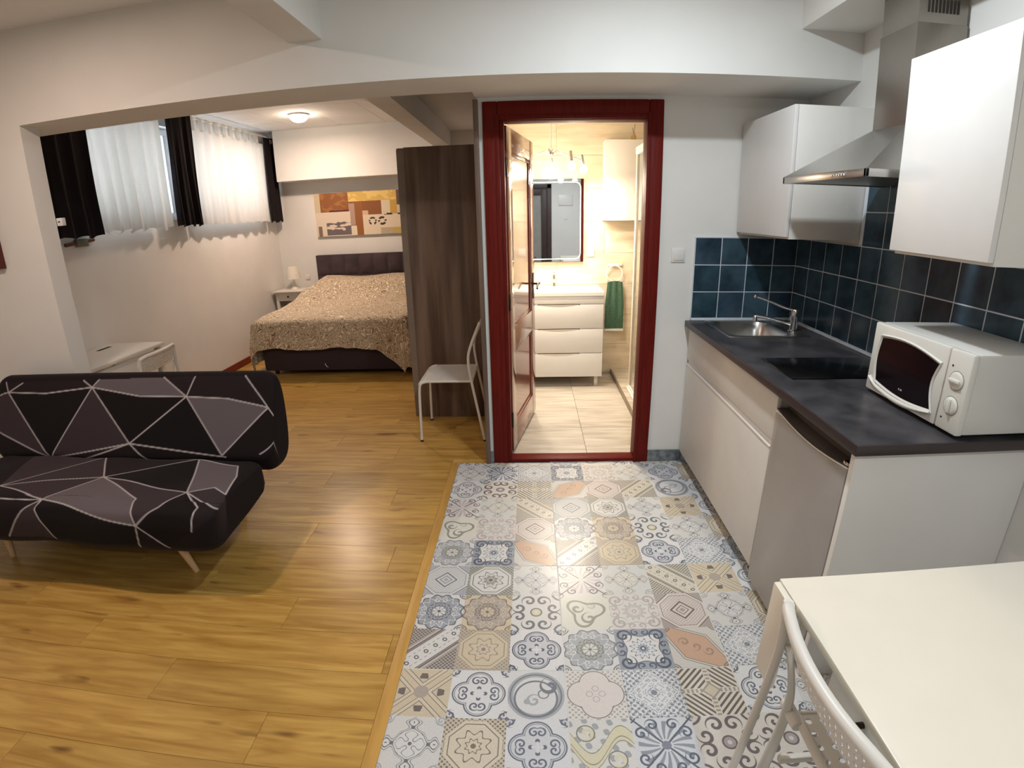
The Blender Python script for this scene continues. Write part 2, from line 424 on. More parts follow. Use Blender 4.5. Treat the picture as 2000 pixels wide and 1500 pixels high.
# ------------------------------------------------------------------ printed cement-tile motifs (20 cm squares)
LT = (216, 216, 214); BG = (104, 114, 130); DK = (74, 82, 98); MG = (150, 156, 164); GB = (160, 146, 132); BE = (206, 192, 164); PK = (218, 206, 200); OR = (198, 152, 118); YE = (214, 204, 150); OL = (150, 152, 138); PL = (206, 208, 206)
def folded(u, v):
    x = u - .5; y = v - .5; ax = abs(x); ay = abs(y); a = mx(ax, ay); b_ = mn(ax, ay)
    return x, y, ax, ay, a, b_, hyp(x, y)
def spiral(px, py, turns, r0, hand=1.0):
    r = hyp(px, py); th = atan2(py * hand, px) * (1 / (2 * PI))
    return (frac(th + r * turns) < .42) * (r < r0)
def ring(d, r, wd): return abs(d - r) < wd
def motif(kind, bgc, line, fill, acc):
    bgc, line, fill, acc = [tuple(c[i] * (1 - k_) + (204, 207, 212)[i] * k_ for i in range(3)) for c, k_ in ((bgc, .15), (line, .12), (fill, .36), (acc, .30))]
    mt, nt, b = newmat('cement_motif_' + kind); u, v, _ = uvx(nt); x, y, ax, ay, a, bb, r = folded((u - .5) * .92 + .5, (v - .5) * .92 + .5)
    th = atan2(y, x); ls = []
    cr = hyp(.5 - ax, .5 - ay)
    if kind.startswith('quatre'):
        d = hyp(a - .2, bb)
        ls += [(cr < .17, fill), (ring(cr, .17, .012), line), (spiral(ax - .40, ay - .40, 16, .085), line)]
        ls += [(d < .215, acc), (ring(d, .215, .011) * ((a - .2) > -.16), line), (ring(d, .185, .005) * ((a - .2) > -.15), line)]
        ls += [(spiral(a - .24, bb - .05, 15, .085), line), (hyp(a - .1, bb) * 1.0 < .035, line), ((a < .09) * (bb < .018), bgc)]
    elif kind.startswith('plainquatre'):
        d = hyp(a - .2, bb)
        ls += [(sin(ax * 70) * sin(ay * 70) > .25, fill), (d < .25, line), (d < .235, bgc), (d < .215, acc), (ring(hyp(a - .1, bb), .05, .006), fill)]
    elif kind.startswith('medal'):
        w1 = r * (1 + .06 * cos(th * 12)); w2 = r * (1 + .12 * cos(th * 16))
        ls += [(w1 < .44, fill), (ring(w1, .44, .012), line), (ring(w2, .36, .012), bgc), (spiral(a - .29, bb - .06, 20, .06), bgc), (ring(w1, .22, .01), line), (w2 < .20, acc), (ring(w2, .15, .012), line), ((abs(sin(th * 4)) > .55) * (r < .13) * (r > .03), bgc), (r < .03, line), (ring(cr, .16, .01), line), (spiral(ax - .43, ay - .43, 22, .06), line)]
    elif kind.startswith('starburst'):
        w1 = sin(th * 16 + 8 * r)
        ls += [((w1 > .1) * (r > .1) * (r < .4), fill), (spiral(ax - .2, ay - .33, 13, .11), line), (spiral(ax - .34, ay - .16, 13, .10, -1.0), line), (abs(ax - ay) < .02 * 1.0, line), (r < .07, acc), (ring(cr, .12, .012), line)]
    elif kind.startswith('crossline'):
        q = bb - (.35 - a) * .42 + .05 * sin(a * 30)
        ls += [(q < .03, fill), (abs(q - .03) < .010, line), (abs(q - .075) < .006, line), (abs(q + .04) < .006, line), (hyp(a - .27, bb) < .03, line), (r < .03, line), (spiral(ax - .40, ay - .40, 20, .08), acc), (ring(cr, .2, .007), acc)]
    elif kind.startswith('bands'):
        s = x + y; t = x - y
        ls += [(abs(s) > .26, fill), (ring(abs(s), .26, .012), line), (ring(abs(s), .31, .018), line), (ring(abs(s), .36, .008), bgc), ((abs(s) < .20) * (hyp(frac(t * 3.5) - .5, s * 3.0) < .2), line), ((abs(s) < .2) * (hyp(frac(t * 3.5) - .5, s * 3.0) < .1), bgc), (ring(abs(s), .13, .007) * (frac(t * 7) > .5), line), ((abs(s) > .4) * (sin(x * 90) * sin(y * 90) > .1), line)]
    elif kind.startswith('heart'):
        d1 = hyp(x + .05, y); sp = ring(hyp(x, y) + .08 * cos(th * 3 + .6), .30, .028)
        ls += [(sp, line), (spiral(x + .16, y + .06, 7, .15), line), (spiral(x - .1, y - .14, 7, .12, -1.0), line), (spiral(x - .17, y + .14, 10, .09), fill), (ring(cr, .13, .012), acc), (cr < .07, fill)]
    elif kind.startswith('flower'):
        w1 = r * (1.25 + .25 * cos(th * 4)); w2 = r * (1.1 + .22 * cos(th * 12))
        ls += [(w1 > .42, fill), (ring(w1, .42, .012), line), (spiral(ax - .30, ay - .30, 10, .15), line), (spiral(a - .38, bb - .08, 14, .08), line), (w2 < .20, acc), (ring(w2, .20, .010), line), (w2 < .11, fill), (r < .05, line), (r < .025, bgc)]
    elif kind.startswith('diamond'):
        s = ax + ay; o = mx(a, s * .72)
        ls += [(o < .47, acc), (ring(o, .47, .012), line), (ring(o, .40, .006), line), ((o < .39) * (sin(ax * 95) * sin(ay * 95) > .35), fill), (s < .27, bgc), (s < .245, line), (s < .20, acc), (ring(s, .12, .012), line), (s < .06, fill), (o > .49, fill)]
    elif kind.startswith('orange'):
        o = abs(x + y) * .9 + abs(x - y) * .35
        ls += [(o < .42, line), (o < .40, acc), (spiral(x + .2, y - .1, 11, .10) * (o < .38), fill), (spiral(x - .18, y + .12, 11, .10, -1.0) * (o < .38), fill), (spiral(x, y, 10, .09) * (o < .38), fill), (ring(o, .47, .01), line), (ring(cr, .14, .012), line), (ring(cr, .10, .012), line)]
    elif kind.startswith('xstar'):
        q = abs(ax - ay); o = mx(a, (ax + ay) * .7)
        ls += [(q < .17, fill), (ring(q, .17, .009), line), (ring(q, .13, .008), bgc), ((q < .08) * (r > .1), bgc), (ring(q, .08, .008), line), (r < .12, acc), ((mx(a - .32, bb * 1.6 - (.42 - a) * .5) < .05) * (a > .26) * (bb < .07), line)]
    elif kind.startswith('octflower'):
        o = mx(a, (ax + ay) * .72); w1 = r * (1.1 + .2 * cos(th * 8))
        ls += [(o > .40, fill), (ring(o, .40, .014), bgc), (ring(o, .36, .008), line), (w1 < .24, bgc), (ring(w1, .24, .012), line), (w1 < .17, acc), (ring(w1, .11, .010), line), (r < .04, line), ((o > .42) * (sin(ax * 80) * sin(ay * 80) > .2), line)]
    elif kind.startswith('acanthus'):
        ls += [(ring(hyp(x + .02, y - .02), .40, .05), fill), (ring(hyp(x + .02, y - .02), .40, .012), line), (ring(hyp(x + .08, y - .02), .33, .016), line), (spiral(x - .16, y + .2, 6, .16), line), (spiral(x + .12, y - .05, 10, .12), fill), (ring(hyp(x, y + .1), .08, .01), line), (hyp(x + .14, y - .16) < .05, fill), (cr < .09, line)]
    elif kind.startswith('lace'):
        ls += [(sin(ax * 48 + 6 * sin(ay * 22)) * sin(ay * 48 + 6 * sin(ax * 22)) > .12, fill), (ring(ax + ay, .36, .012), bgc), (ring(ax + ay, .22, .02), bgc), (r < .05, line), ((ax + ay > .44) * (sin(ax * 60) * sin(ay * 60) > .3), line)]
    elif kind.startswith('leaf'):
        q = y - .22 * sin(x * 7 + .5); ls += [(sin(x * 26 + y * 10) * sin(y * 22 - x * 6) > .35, fill), (abs(q) < .13, line), (abs(q) < .115, acc), (ring(q, .05, .008), line), (spiral(x + .2, y - .2, 8, .13), acc), (ring(hyp(x + .2, y - .2), .13, .01), line), (spiral(x - .22, y + .22, 8, .13), acc), (ring(hyp(x - .22, y + .22), .13, .01), line)]
    elif kind.startswith('curls'):
        ls += [(spiral(ax - .14, ay - .30, 8, .14), line), (spiral(ax - .33, ay - .12, 8, .13, -1.0), line), (ring(cr, .18, .02), line), (cr < .10, fill), (r < .10, fill), (ring(r, .10, .014), line), (r < .035, bgc)]
    elif kind.startswith('meander'):
        s = ax + ay; ls += [((frac(s * 9) < .45) * (a > .1), line), (bb < .05, bgc), ((bb < .035) * (frac(a * 14) < .5), fill), (s < .16, fill), (s < .12, acc)]
    col = layers(nt, bgc, ls)
    # fine speckle of the print
    n = nt.nodes.new('ShaderNodeTexNoise'); n.inputs['Scale'].default_value = 90; n.inputs['Detail'].default_value = 3
    hs = nt.nodes.new('ShaderNodeHueSaturation'); mr = nt.nodes.new('ShaderNodeMapRange'); mr.inputs[3].default_value = .88; mr.inputs[4].default_value = 1.12
    nt.links.new(n.outputs[0], mr.inputs[0]); nt.links.new(mr.outputs[0], hs.inputs['Value']); nt.links.new(col, hs.inputs['Color'])
    nt.links.new(hs.outputs[0], b.inputs['Base Color']); b.inputs['Roughness'].default_value = .28
    return mt
Mo = {
 'A': motif('diamond_a', LT, BG, MG, PL), 'B': motif('octflower_b', LT, (98, 96, 96), OL, (172, 172, 160)), 'C': motif('crossline_c', LT, BG, PL, MG),
 'D': motif('medal_d', LT, DK, (128, 138, 152), MG), 'E': motif('medal_e', BE, (112, 98, 90), GB, GB), 'F': motif('curls_f', LT, (96, 102, 112), YE, YE),
 'G': motif('bands_g', LT, (92, 88, 90), GB, PL), 'H': motif('octflower_h', BE, (148, 134, 118), (178, 164, 138), BE), 'I': motif('quatre_i', (222, 222, 224), DK, (158, 166, 178), (196, 200, 208)),
 'J': motif('starburst_j', LT, (110, 104, 108), (190, 176, 176), PK), 'K': motif('crossline_k', PL, (132, 130, 124), (214, 212, 200), OL), 'L': motif('bands_l', (212, 206, 190), (96, 92, 86), (196, 188, 166), BE),
 'M': motif('heart_m', (216, 216, 206), (138, 142, 132), (170, 174, 160), OL), 'N': motif('flower_n', (212, 210, 206), (170, 168, 164), PK, (190, 186, 180)), 'O': motif('diamond_o', (214, 204, 196), (104, 92, 88), (150, 138, 130), (218, 206, 198)),
 'P': motif('medal_p', (212, 214, 214), (108, 112, 116), MG, OL), 'Q': motif('flower_q', LT, (72, 82, 100), (126, 136, 150), (214, 216, 220)), 'R': motif('orange_r', (206, 204, 198), (128, 116, 108), (150, 106, 84), OR),
 'S': motif('xstar_s', BE, (104, 98, 94), (220, 204, 172), GB), 'T': motif('quatre_t', (220, 222, 224), (92, 98, 110), (206, 208, 212), (222, 224, 226)), 'U': motif('acanthus_u', (214, 216, 218), (112, 118, 128), MG, MG),
 'V': motif('crossline_v', (212, 212, 210), (104, 108, 112), (222, 222, 220), MG), 'W': motif('octflower_w', (214, 204, 182), (120, 110, 100), (196, 182, 152), (214, 200, 170)), 'X': motif('quatre_x', (216, 218, 222), (94, 102, 116), (188, 194, 202), (204, 208, 214)),
 'Y': motif('plainquatre_y', (220, 216, 210), (116, 110, 108), (160, 154, 152), (224, 214, 208)), 'Z': motif('lace_z', (222, 224, 226), (124, 132, 142), (146, 154, 164), MG), 'a': motif('meander_a', (216, 210, 196), (96, 90, 84), (140, 128, 112), BE),
 'b': motif('leaf_b', (214, 214, 210), (126, 122, 110), (142, 146, 152), (216, 208, 168)), 'c': motif('starburst_c', (208, 212, 218), (84, 92, 108), (112, 122, 138), (100, 110, 128)), 'd': motif('curls_d', (212, 208, 200), (102, 92, 94), (150, 140, 140), GB),
}
TYPES = {1: 'ABCDEFGHI', 2: 'JKLMNOPQR', 3: 'STUVWXZDb', 4: 'YZabcdJVT'}
MKEYS = list(Mo)

def floor_tile(x0, y0, x1, y1, typ, rot, cx1=None):
    """60 cm tile printed with 3 x 3 motifs; clipped to x1,y1"""
    g = .0022; P = TYPES[typ]; bm = bmesh.new(); uvl = bm.loops.layers.uv.new('UVMap')
    used = []
    grid = [[P[r * 3 + c] for c in range(3)] for r in range(3)]           # row 0 = far row
    for _ in range(rot): grid = [[grid[2 - c][r] for c in range(3)] for r in range(3)]
    for r in range(3):
        for c in range(3):
            ax0 = x0 + .2 * c; ay1 = y0 + .6 - .2 * r; ax1 = ax0 + .2; ay0 = ay1 - .2
            bx0, bx1 = max(ax0, x0 + g), min(ax1, x0 + .6 - g, x1); by0, by1 = max(ay0, y0 + g), min(ay1, y0 + .6 - g, y1)
            if bx1 - bx0 < .005 or by1 - by0 < .005: continue
            k = grid[r][c]
            if k not in used: used.append(k)
            vs = [bm.verts.new(p) for p in ((bx0, by0, 0), (bx1, by0, 0), (bx1, by1, 0), (bx0, by1, 0))]
            f = bm.faces.new(vs); f.material_index = used.index(k)
            for l in f.loops:
                uu = ((l.vert.co.x - ax0) / .2, (l.vert.co.y - ay0) / .2)
                for _ in range((rot + (ord(k) % 4)) % 4): uu = (uu[1], 1 - uu[0])
                l[uvl].uv = uu
    bmesh.ops.remove_doubles(bm, verts=bm.verts, dist=1e-5)
    ret = bmesh.ops.extrude_face_region(bm, geom=[f for f in bm.faces])
    for v in ret['geom']:
        if isinstance(v, bmesh.types.BMVert): v.co.z -= .008
    return bm, used

# ================================================================== SETTING
XL, YF, YD, XR = -3.30, 6.719, 3.015, 1.5625
floor = struct('floor', [(-4.0, 1.66, -2.6, 6.82, -.12, -.0085)], GROUTF)
# laminate planks along X
pl_w, pl_l = .192, 1.285
bm = BX(0, pl_l - .0012, 0, pl_w - .0010, -.008, 0.0, bev=.0006, seg=1); plank0 = obj('plank', bm, LAM)
plank0.parent = floor
first = True; cutc = {}; full_me = plank0.data
row = 0; y = 2.866 - 28 * pl_w
while y < YF:
    off = (row * .47) % pl_l; x = -4.0 - off + .0
    xe = -.524 if y < 2.95 else -.30
    while x < xe:
        a, b_ = max(x, -3.95), min(x + pl_l, xe)
        if b_ - a > .004:
            yl = min(pl_w, YF - y)
            if first: o = plank0; first = False; o.data = full_me
            else: o = plank0.copy(); COL.objects.link(o); o.parent = floor; o.data = full_me
            if b_ - a < pl_l - .002 or yl < pl_w - .002:
                key = (round(b_ - a, 3), round(yl, 3))
                if key not in cutc:
                    bmx = BX(0, b_ - a - .0012, 0, yl - .001, -.008, 0, bev=.0006, seg=1); finish(bmx); me = bpy.data.meshes.new('plank'); bmx.to_mesh(me); bmx.free(); me.materials.append(LAM); cutc[key] = me
                o.data = cutc[key]
            o.location = (a, y, 0)
        x += pl_l
    y += pl_w; row += 1
# printed floor tiles
lay = {(-1, 3): (4, 1), (0, 3): (2, 1), (1, 3): (3, 2), (-1, 2): (2, 0), (0, 2): (1, 0), (1, 2): (3, 0), (-1, 1): (1, 0), (0, 1): (2, 0), (1, 1): (3, 0),
       (-1, 0): (3, 0), (0, 0): (4, 0), (1, 0): (4, 2), (-1, -1): (2, 2), (0, -1): (1, 1), (1, -1): (3, 1), (-1, -2): (4, 3), (0, -2): (3, 0), (1, -2): (1, 0)}
for (i, j), (t, r) in lay.items():
    x0, y0 = .1087 + .6 * i, 1.3594 + .6 * (j - 1)
    bm, used = floor_tile(x0, y0, min(x0 + .6, XR - .002) if i < 1 else XR + .09, (3.002 if i < 0 else YD) if j == 3 else 99, t, r)
    finish(bm); o = obj('tile', bm, [Mo[k] for k in used], floor)
obj('grout', BX(-.478, XR, -.98, 3.002, -.0084, -.0009), GROUTF, floor)
obj('plank', BX(-.5235, -.301, 3.0035, 3.0575, -.008, 0), LAM, floor)
# bathroom floor tiles
for i in range(-1, 2):
    for j in range(3):
        x0, y0 = .363 + .6 * (i - 0), 2.96 + .6 * j
        a, b_, c_, d_ = max(x0, -.18), min(x0 + .6, .79), max(y0, 3.118), min(y0 + .6, 4.945)
        if j == 2: d_ = 4.945
        if b_ - a < .02: continue
        o = obj('tile', BX(a + .0012, b_ - .0012, c_ + .0012, d_ - .0012, -.008, .002, bev=.001, seg=1), BFLOOR, floor)
struct('trim_1', [(-.523, -.478, -2.5, 3.002, -.008, .006)], TRIMW, 'narrow oak strip where the laminate meets the patterned tiles', bev=.002)

wall_l = struct('wall_left', [(XL - .25, XL, 2.66, 3.25, 0, 2.7), (XL - .25, XL, 3.25, 6.35, 0, 1.66), (XL - .25, XL, 3.25, 6.35, 2.49, 2.7), (XL - .25, XL, 6.35, YF, 0, 2.7)], PAINT)
wall_f = struct('wall_far', [(XL - .25, -.19, YF, YF + .1, 0, 2.79)], PAINT)
struct('trim_2', [(-3.105, -1.1256, 6.45, YF, 2.056, 2.66)], PAINT, 'boxed-in soffit along the top of the far bedroom wall')
struct('trim_3', [(-1.1256, -.9477, 2.866, YF, 2.364, 2.70)], PAINT, 'plastered beam across the bedroom ceiling')
ceil2 = struct('ceiling', [(XL - .1, -1.0, 2.80, YF + .05, 2.668, 2.78), (-1.0, -.29, 2.80, YF + .05, 2.572, 2.78)], PAINTC)
for i in range(4):
    for j in range(7):
        a = XL + .0 + i * .545; c_ = 2.87 + j * .6
        if c_ > 6.4: continue
        d_ = min(c_ + .597, 6.449)
        obj('panel', BX(a + .0015, a + .5435, c_, d_, 2.660, 2.670, bev=.0015, seg=1), PAINTC, ceil2)
obj('panel', BX(-.946, -.291, 2.868, YF - .001, 2.564, 2.574), PAINTC, ceil2)
obj('panel', BX(-1.1255, -1.121, 2.868, 6.4, 2.660, 2.670), PAINTC, ceil2)
# big beam between the rooms + column wall
struct('trim_4', [(-4.0, XR, 2.54, 2.866, 2.1616, 2.70)], PAINT, 'deep plastered beam spanning the room above the sofa and bathroom door')
struct('trim_5', [(-.285, XR, 2.866, YD, 2.1616, 2.70)], PAINT, 'soffit between the big beam and the bathroom door wall')
struct('wall_front', [(-4.0, -2.675, 2.54, 2.66, 0, 2.1616)], PAINT)
struct('trim_6', [(-1.104, -.938, -2.5, 2.54, 2.367, 2.66)], PAINT, 'small plastered beam running to the big beam above the sofa')
struct('trim_7', [(1.254, XR, -2.5, 2.54, 2.373, 2.66)], PAINT, 'boxed-in soffit above the kitchen wall')
struct('ceiling', [(-4.0, 1.66, -2.5, 2.56, 2.6356, 2.75)], PAINTC)
# door wall (hole for the bathroom door)
wall_b = struct('wall_back', [(-.285, -.1705, YD + .0005, 3.115, 0, 2.7), (.6725, 1.66, YD + .0005, 3.115, 0, 2.7), (-.1705, .6725, YD + .0005, 3.115, 2.057, 2.7)], PAINT)
wall_r = struct('wall_right', [(XR, 1.66, -2.5, YD, 0, 2.7)], PAINT)
struct('wall_side', [(-4.1, -4.0, -2.5, 2.66, 0, 2.7)], PAINT)
struct('wall_rear', [(-4.1, -.62, -2.6, -2.5, 0, 2.7), (.42, 1.66, -2.6, -2.5, 0, 2.7), (-.62, .42, -2.6, -2.5, 2.12, 2.7)], PAINT)
# bathroom shell
wall_bl = struct('wall_bathroom_left', [(-.29, -.190, 3.115, YF, 0, 2.79)], PAINT)
wall_bb = struct('wall_bathroom_back', [(-.19, 1.66, 4.952, 5.05, 0, 2.6)], GROUT)
wall_br = struct('wall_bathroom_right', [(1.58, 1.68, 3.115, 4.952, 0, 2.6)], BTILE)
struct('ceiling', [(-.19, 1.66, 3.115, 4.952, 2.48, 2.6)], PAINTC)
th = .292; z0 = .006
for r in range(9):
    z = z0 + r * th; zt = min(z + th, 2.478)
    if zt - z < .03: continue
    for c in range(3):
        xa = -.19 + (c - (.5 if r % 2 else 0)) * .88; a, b_ = max(xa, -.188), min(xa + .88, 1.578)
        if b_ - a > .03: obj('tile', BX(a + .001, b_ - .001, 4.942, 4.953, z + .001, zt - .001, bev=.001, seg=1), BTILE, wall_bb)
    for c in range(3):
        ya = 3.118 + (c - (.5 if r % 2 else 0)) * .88; a, b_ = max(ya, 3.118), min(ya + .88, 4.941)
        if b_ - a > .03: obj('tile', BX(-.191, -.180, a + .001, b_ - .001, z + .001, zt - .001, bev=.001, seg=1), BTILE, wall_bl)
# skirtings
struct('baseboard_left', [(XL, XL + .014, 2.66, YF, .0, .075)], REDB, bev=.003)
struct('baseboard_far', [(XL + .014, -.95, YF - .014, YF, 0, .075)], REDB, bev=.003)
struct('baseboard_right', [(.737, .955, YD - .012, YD, 0, .078)], GREYSK, bev=.002)
struct('baseboard_back', [(-.285, -.252, YD - .012, YD, 0, .078)], GREYSK, bev=.002)
struct('baseboard_rear', [(XR - .01, XR, -2.5, 1.25, 0, .078)], GREYSK, bev=.002)
struct('trim_8', [(-.297, -.270, 2.985, 3.013, 0, 2.15)], WARD, 'tall dark veneer strip closing the wall end beside the door', bev=.002)

# ---- window behind the curtains
win = thing('window_1', 'long high bedroom window behind the curtains', 'window', (XL - .12, 4.8, 1.66)); del win['category']; win['kind'] = 'structure'
fr = [(XL - .15, XL - .09, 3.25, 6.35, 1.66, 1.72), (XL - .15, XL - .09, 3.25, 6.35, 2.43, 2.49), (XL - .15, XL - .09, 3.25, 3.31, 1.72, 2.43), (XL - .15, XL - .09, 6.29, 6.35, 1.72, 2.43)]
for yy in (4.02, 4.79, 5.56): fr.append((XL - .15, XL - .09, yy - .035, yy + .035, 1.72, 2.43))
obj('window_frame', BXS(fr, bev=.004), FRAMEW, win)
for a, b_ in ((3.31, 3.985), (4.055, 4.755), (4.825, 5.525), (5.595, 6.29)):
    obj('pane', BX(XL - .125, XL - .119, a, b_, 1.72, 2.43), GLASS, win)
obj('window_sill', BX(XL - .09, XL + .012, 3.25, 6.35, 1.645, 1.66, bev=.003), FRAMEW, win)

# ---- splashback tiles
tw = .1557
def sp_tile(parent, x0, x1, y0, y1, z0, z1):
    return obj('tile', BX(x0, x1, y0, y1, z0, z1, bev=.0015, seg=1), GLAZE, parent)
g = .0024
obj('grout', BX(.9415, XR - .008, YD - .0096, YD + .001, .925, 1.404), GROUT, wall_b)
obj('grout', BXS([(XR - .0096, XR + .001, .30, YD - .01, .925, 1.403), (XR - .0096, XR + .001, 1.66, 2.404, 1.404, 1.712)]), GROUT, wall_r)
sm = {}
for i in range(4):
    for j in range(3):
        x0 = .9434 + i * tw; sp_tile(wall_b, x0 + g, min(x0 + tw, XR - .008) - g, YD - .011, YD - .002, .934 + j * tw + g, .934 + (j + 1) * tw - g)
for i in range(17):
    for j in range(5):
        y1 = YD - .012 - i * tw; y0 = y1 - tw
        if j >= 3 and (y0 < 1.655 or y1 > 2.42): continue
        zt = .934 + (j + 1) * tw
        sp_tile(wall_r, XR - .011, XR - .002, y0 + g, y1 - g, .934 + j * tw + g, zt - g)

# ================================================================== BATHROOM DOOR
door = thing('door_1', 'open mahogany bathroom door and frame with two sunk panels', 'door', (.25, 3.06, 0)); del door['category']; door['kind'] = 'structure'
bm = bmesh.new()
# casing on the room side, profiled
def casing(bm, yf, yb):
    box(bm, -.248, -.168, yf, yb, 0, 2.139, bev=.006); box(bm, .655, .7356, yf, yb, 0, 2.139, bev=.006); box(bm, -.1675, .6545, yf, yb, 2.052, 2.139, bev=.006)
    box(bm, -.185, -.158, yf - .004, yb, 0, 2.07, bev=.004); box(bm, .645, .668, yf - .004, yb, 0, 2.07, bev=.004); box(bm, -.1575, .6445, yf - .004, yb, 2.040, 2.064, bev=.004)
casing(bm, 2.999, 3.016); obj('casing', bm, MAHOG, door)
bm = bmesh.new(); box(bm, -.17, -.135, 3.014, 3.125, 0, 2.045, bev=.002); box(bm, .6497, .672, 3.014, 3.125, 0, 2.045, bev=.002); box(bm, -.134, .649, 3.014, 3.125, 2.036, 2.056, bev=.002); obj('jamb', bm, MAHOG, door)
obj('threshold', BX(-.17, .66, 3.012, 3.10, 0, .022, bev=.004), MAHOG, door)
# leaf, built closed from the hinge then turned
ang = math.radians(78.6); HX, HY = -.125, 3.128
def leafpt(bm):
    bmesh.ops.transform(bm, matrix=Matrix.Translation((HX, HY, 0)) @ Matrix.Rotation(ang, 4, 'Z'), verts=bm.verts)
LW = .775; bm = bmesh.new()
st = .115
for a in ((0, st, .0, .036, .028, 2.032), (LW - st, LW, .0, .036, .028, 2.032), (st, LW - st, 0, .036, .028, .19), (st, LW - st, 0, .036, .70, .85), (st, LW - st, 0, .036, 1.90, 2.032)):
    box(bm, *a, bev=.0015)
leafpt(bm); leaf = obj('door_leaf', bm, MAHOGL, door)
for z0, z1 in ((.19, .70), (.85, 1.90)):
    bm = bmesh.new(); box(bm, st - .002, LW - st + .002, .012, .024, z0 - .002, z1 + .002); leafpt(bm); obj('panel', bm, MAHOGL, leaf)
    bm = bmesh.new()
    for s in (0, 1):
        ya, yb = (.004, .013) if s == 0 else (.023, .032)
        for q in ((st, st + .022, ya, yb, z0, z1), (LW - st - .022, LW - st, ya, yb, z0, z1), (st, LW - st, ya, yb, z0, z0 + .022), (st, LW - st, ya, yb, z1 - .022, z1)): box(bm, *q, bev=.003)
    leafpt(bm); obj('moulding', bm, MAHOGL, leaf)
bm = bmesh.new()
for s, yy in ((-1, 0), (1, .036)):
    xh = LW - .06
    box(bm, xh - .02, xh + .02, min(yy, yy + s * .006), max(yy, yy + s * .006), .93, 1.12, bev=.003)
    tube(bm, smooth_path([(xh, yy, 1.04), (xh, yy + s * .045, 1.04), (xh - .02, yy + s * .055, 1.045), (xh - .06, yy + s * .05, 1.052), (xh - .10, yy + s * .052, 1.035), (xh - .125, yy + s * .055, 1.02)]), .008)
leafpt(bm); obj('door_handle', bm, BRONZE, leaf)
bm = bmesh.new()
for z in (.25, 1.02, 1.80): lathe(bm, [(.008, z - .05), (.008, z + .05), (.004, z + .058)], (HX - .004, HY - .006, 0), 10)
obj('hinge', bm, BRONZE, door)
# entrance door behind the camera (seen in the bathroom mirror)
d2 = thing('door_2', 'brown glazed entrance door', 'door', (-.1, -2.5, 0)); del d2['category']; d2['kind'] = 'structure'
obj('casing', BXS([(-.70, -.60, -2.54, -2.485, 0, 2.2), (.40, .50, -2.54, -2.485, 0, 2.2), (-.70, .50, -2.54, -2.485, 2.1, 2.2)], bev=.005), DBROWN, d2)
obj('door_leaf', BXS([(-.60, -.46, -2.56, -2.52, .01, 2.1), (.26, .40, -2.56, -2.52, .01, 2.1), (-.46, .26, -2.56, -2.52, .01, .25), (-.46, .26, -2.56, -2.52, 1.95, 2.1)], bev=.003), DBROWN, d2)
obj('pane', BX(-.46, .26, -2.545, -2.535, .25, 1.95), mat('frosted_pane', (150, 150, 146), .5), d2)
# fuse panel + switch on the rear wall, also seen in the mirror
solo('fuse_panel', BX(.66, .98, -2.5, -2.475, 1.72, 1.95, bev=.006), WHITE, 'flat white fuse panel cover on the grey wall, seen in the bathroom mirror', 'fuse panel')
solo('light_switch', BX(.78, .86, -2.5, -2.49, 1.40, 1.48, bev=.003), WHITE, 'small white switch on the grey wall, seen only in the bathroom mirror', 'switch')

def wall_switch(name, x, z, y, label, s=.04):
    t = thing(name, label, 'switch', (x, y, z))
    obj('switch_plate', BX(x - s, x + s, y - .008, y, z - s, z + s, bev=.003), WHITE, t)
    obj('rocker', BX(x - s * .72, x + s * .80, y - .013, y - .007, z - s * .72, z + s * .80, bev=.003), WHITE, t)
    return t
wall_switch('light_switch', .848, 1.300, YD, 'square white light switch on the grey wall right of the bathroom door')

# ================================================================== KITCHEN
FX = .94
def cab(name, label, cat, loc): return thing(name, label, cat, loc)
# base unit under the sink
t = cab('base_cabinet', 'wide light grey handleless base cabinet under the sink and hob', 'cabinet', (1.25, 2.4, 0))
obj('carcass', BXS([(FX + .02, 1.55, 1.826, 1.842, .078, .872), (FX + .02, 1.55, 2.985, 3.001, .078, .872), (FX + .02, 1.55, 1.842, 2.985, .078, .094), (1.53, 1.55, 1.842, 2.985, .094, .872), (FX + .02, FX + .06, 1.842, 2.985, .63, .70)], bev=.001), CARC, t)
obj('plinth', BX(FX + .055, FX + .07, 1.826, 3.001, 0, .077, bev=.001), GREYSK, t)
d = obj('door', BX(FX, FX + .019, 1.826, 3.003, .08, .648, bev=.0015), WHITEM, t)
bm = bmesh.new(); prism(bm, [(FX - .002, .650), (FX + .019, .650), (FX + .019, .674), (FX + .012, .674), (FX + .010, .656), (FX - .002, .656)], 'y', 1.826, 3.003); obj('handle_profile', bm, WHITE, d)
obj('drawer', BX(FX, FX + .019, 1.818, 3.003, .685, .868, bev=.0015), WHITEM, t, label='blank front panel above the door')
# fridge
t = cab('fridge', 'small grey undercounter fridge between the white cabinet and end panel', 'fridge', (1.25, 1.57, 0))
obj('body', BX(FX + .045, 1.52, 1.325, 1.805, .02, .845, bev=.006), mat('fridge_body_shade', (70, 62, 56), .6), t)  # dark body colour stands in for shade in the gap under the worktop
bm = bmesh.new()
prof = []
n = 14
for i in range(n + 1):
    yv = 1.815 - (1.815 - 1.322) * i / n; s_ = math.sin(PI * i / n); prof.append((yv, .815 - .022 * s_))
pts = [(1.322, .035), (1.815, .035)] + prof
prism(bm, pts, 'x', FX - .004, FX + .038, bev=.003); fd = obj('door', bm, GREYAPP, t)
bm = bmesh.new()
def rim(u, v):
    yv = 1.812 - (1.812 - 1.325) * u; s_ = math.sin(PI * u)
    return (FX + .002 + v * .05, yv, .821 - .022 * s_ + .018 * s_ * v)
sheet(bm, rim, 20, 2, .003); obj('handle_recess', bm, mat('recess_shade_tone', (74, 64, 58), .5), fd)  # shade of the handle recess is put into its dark colour
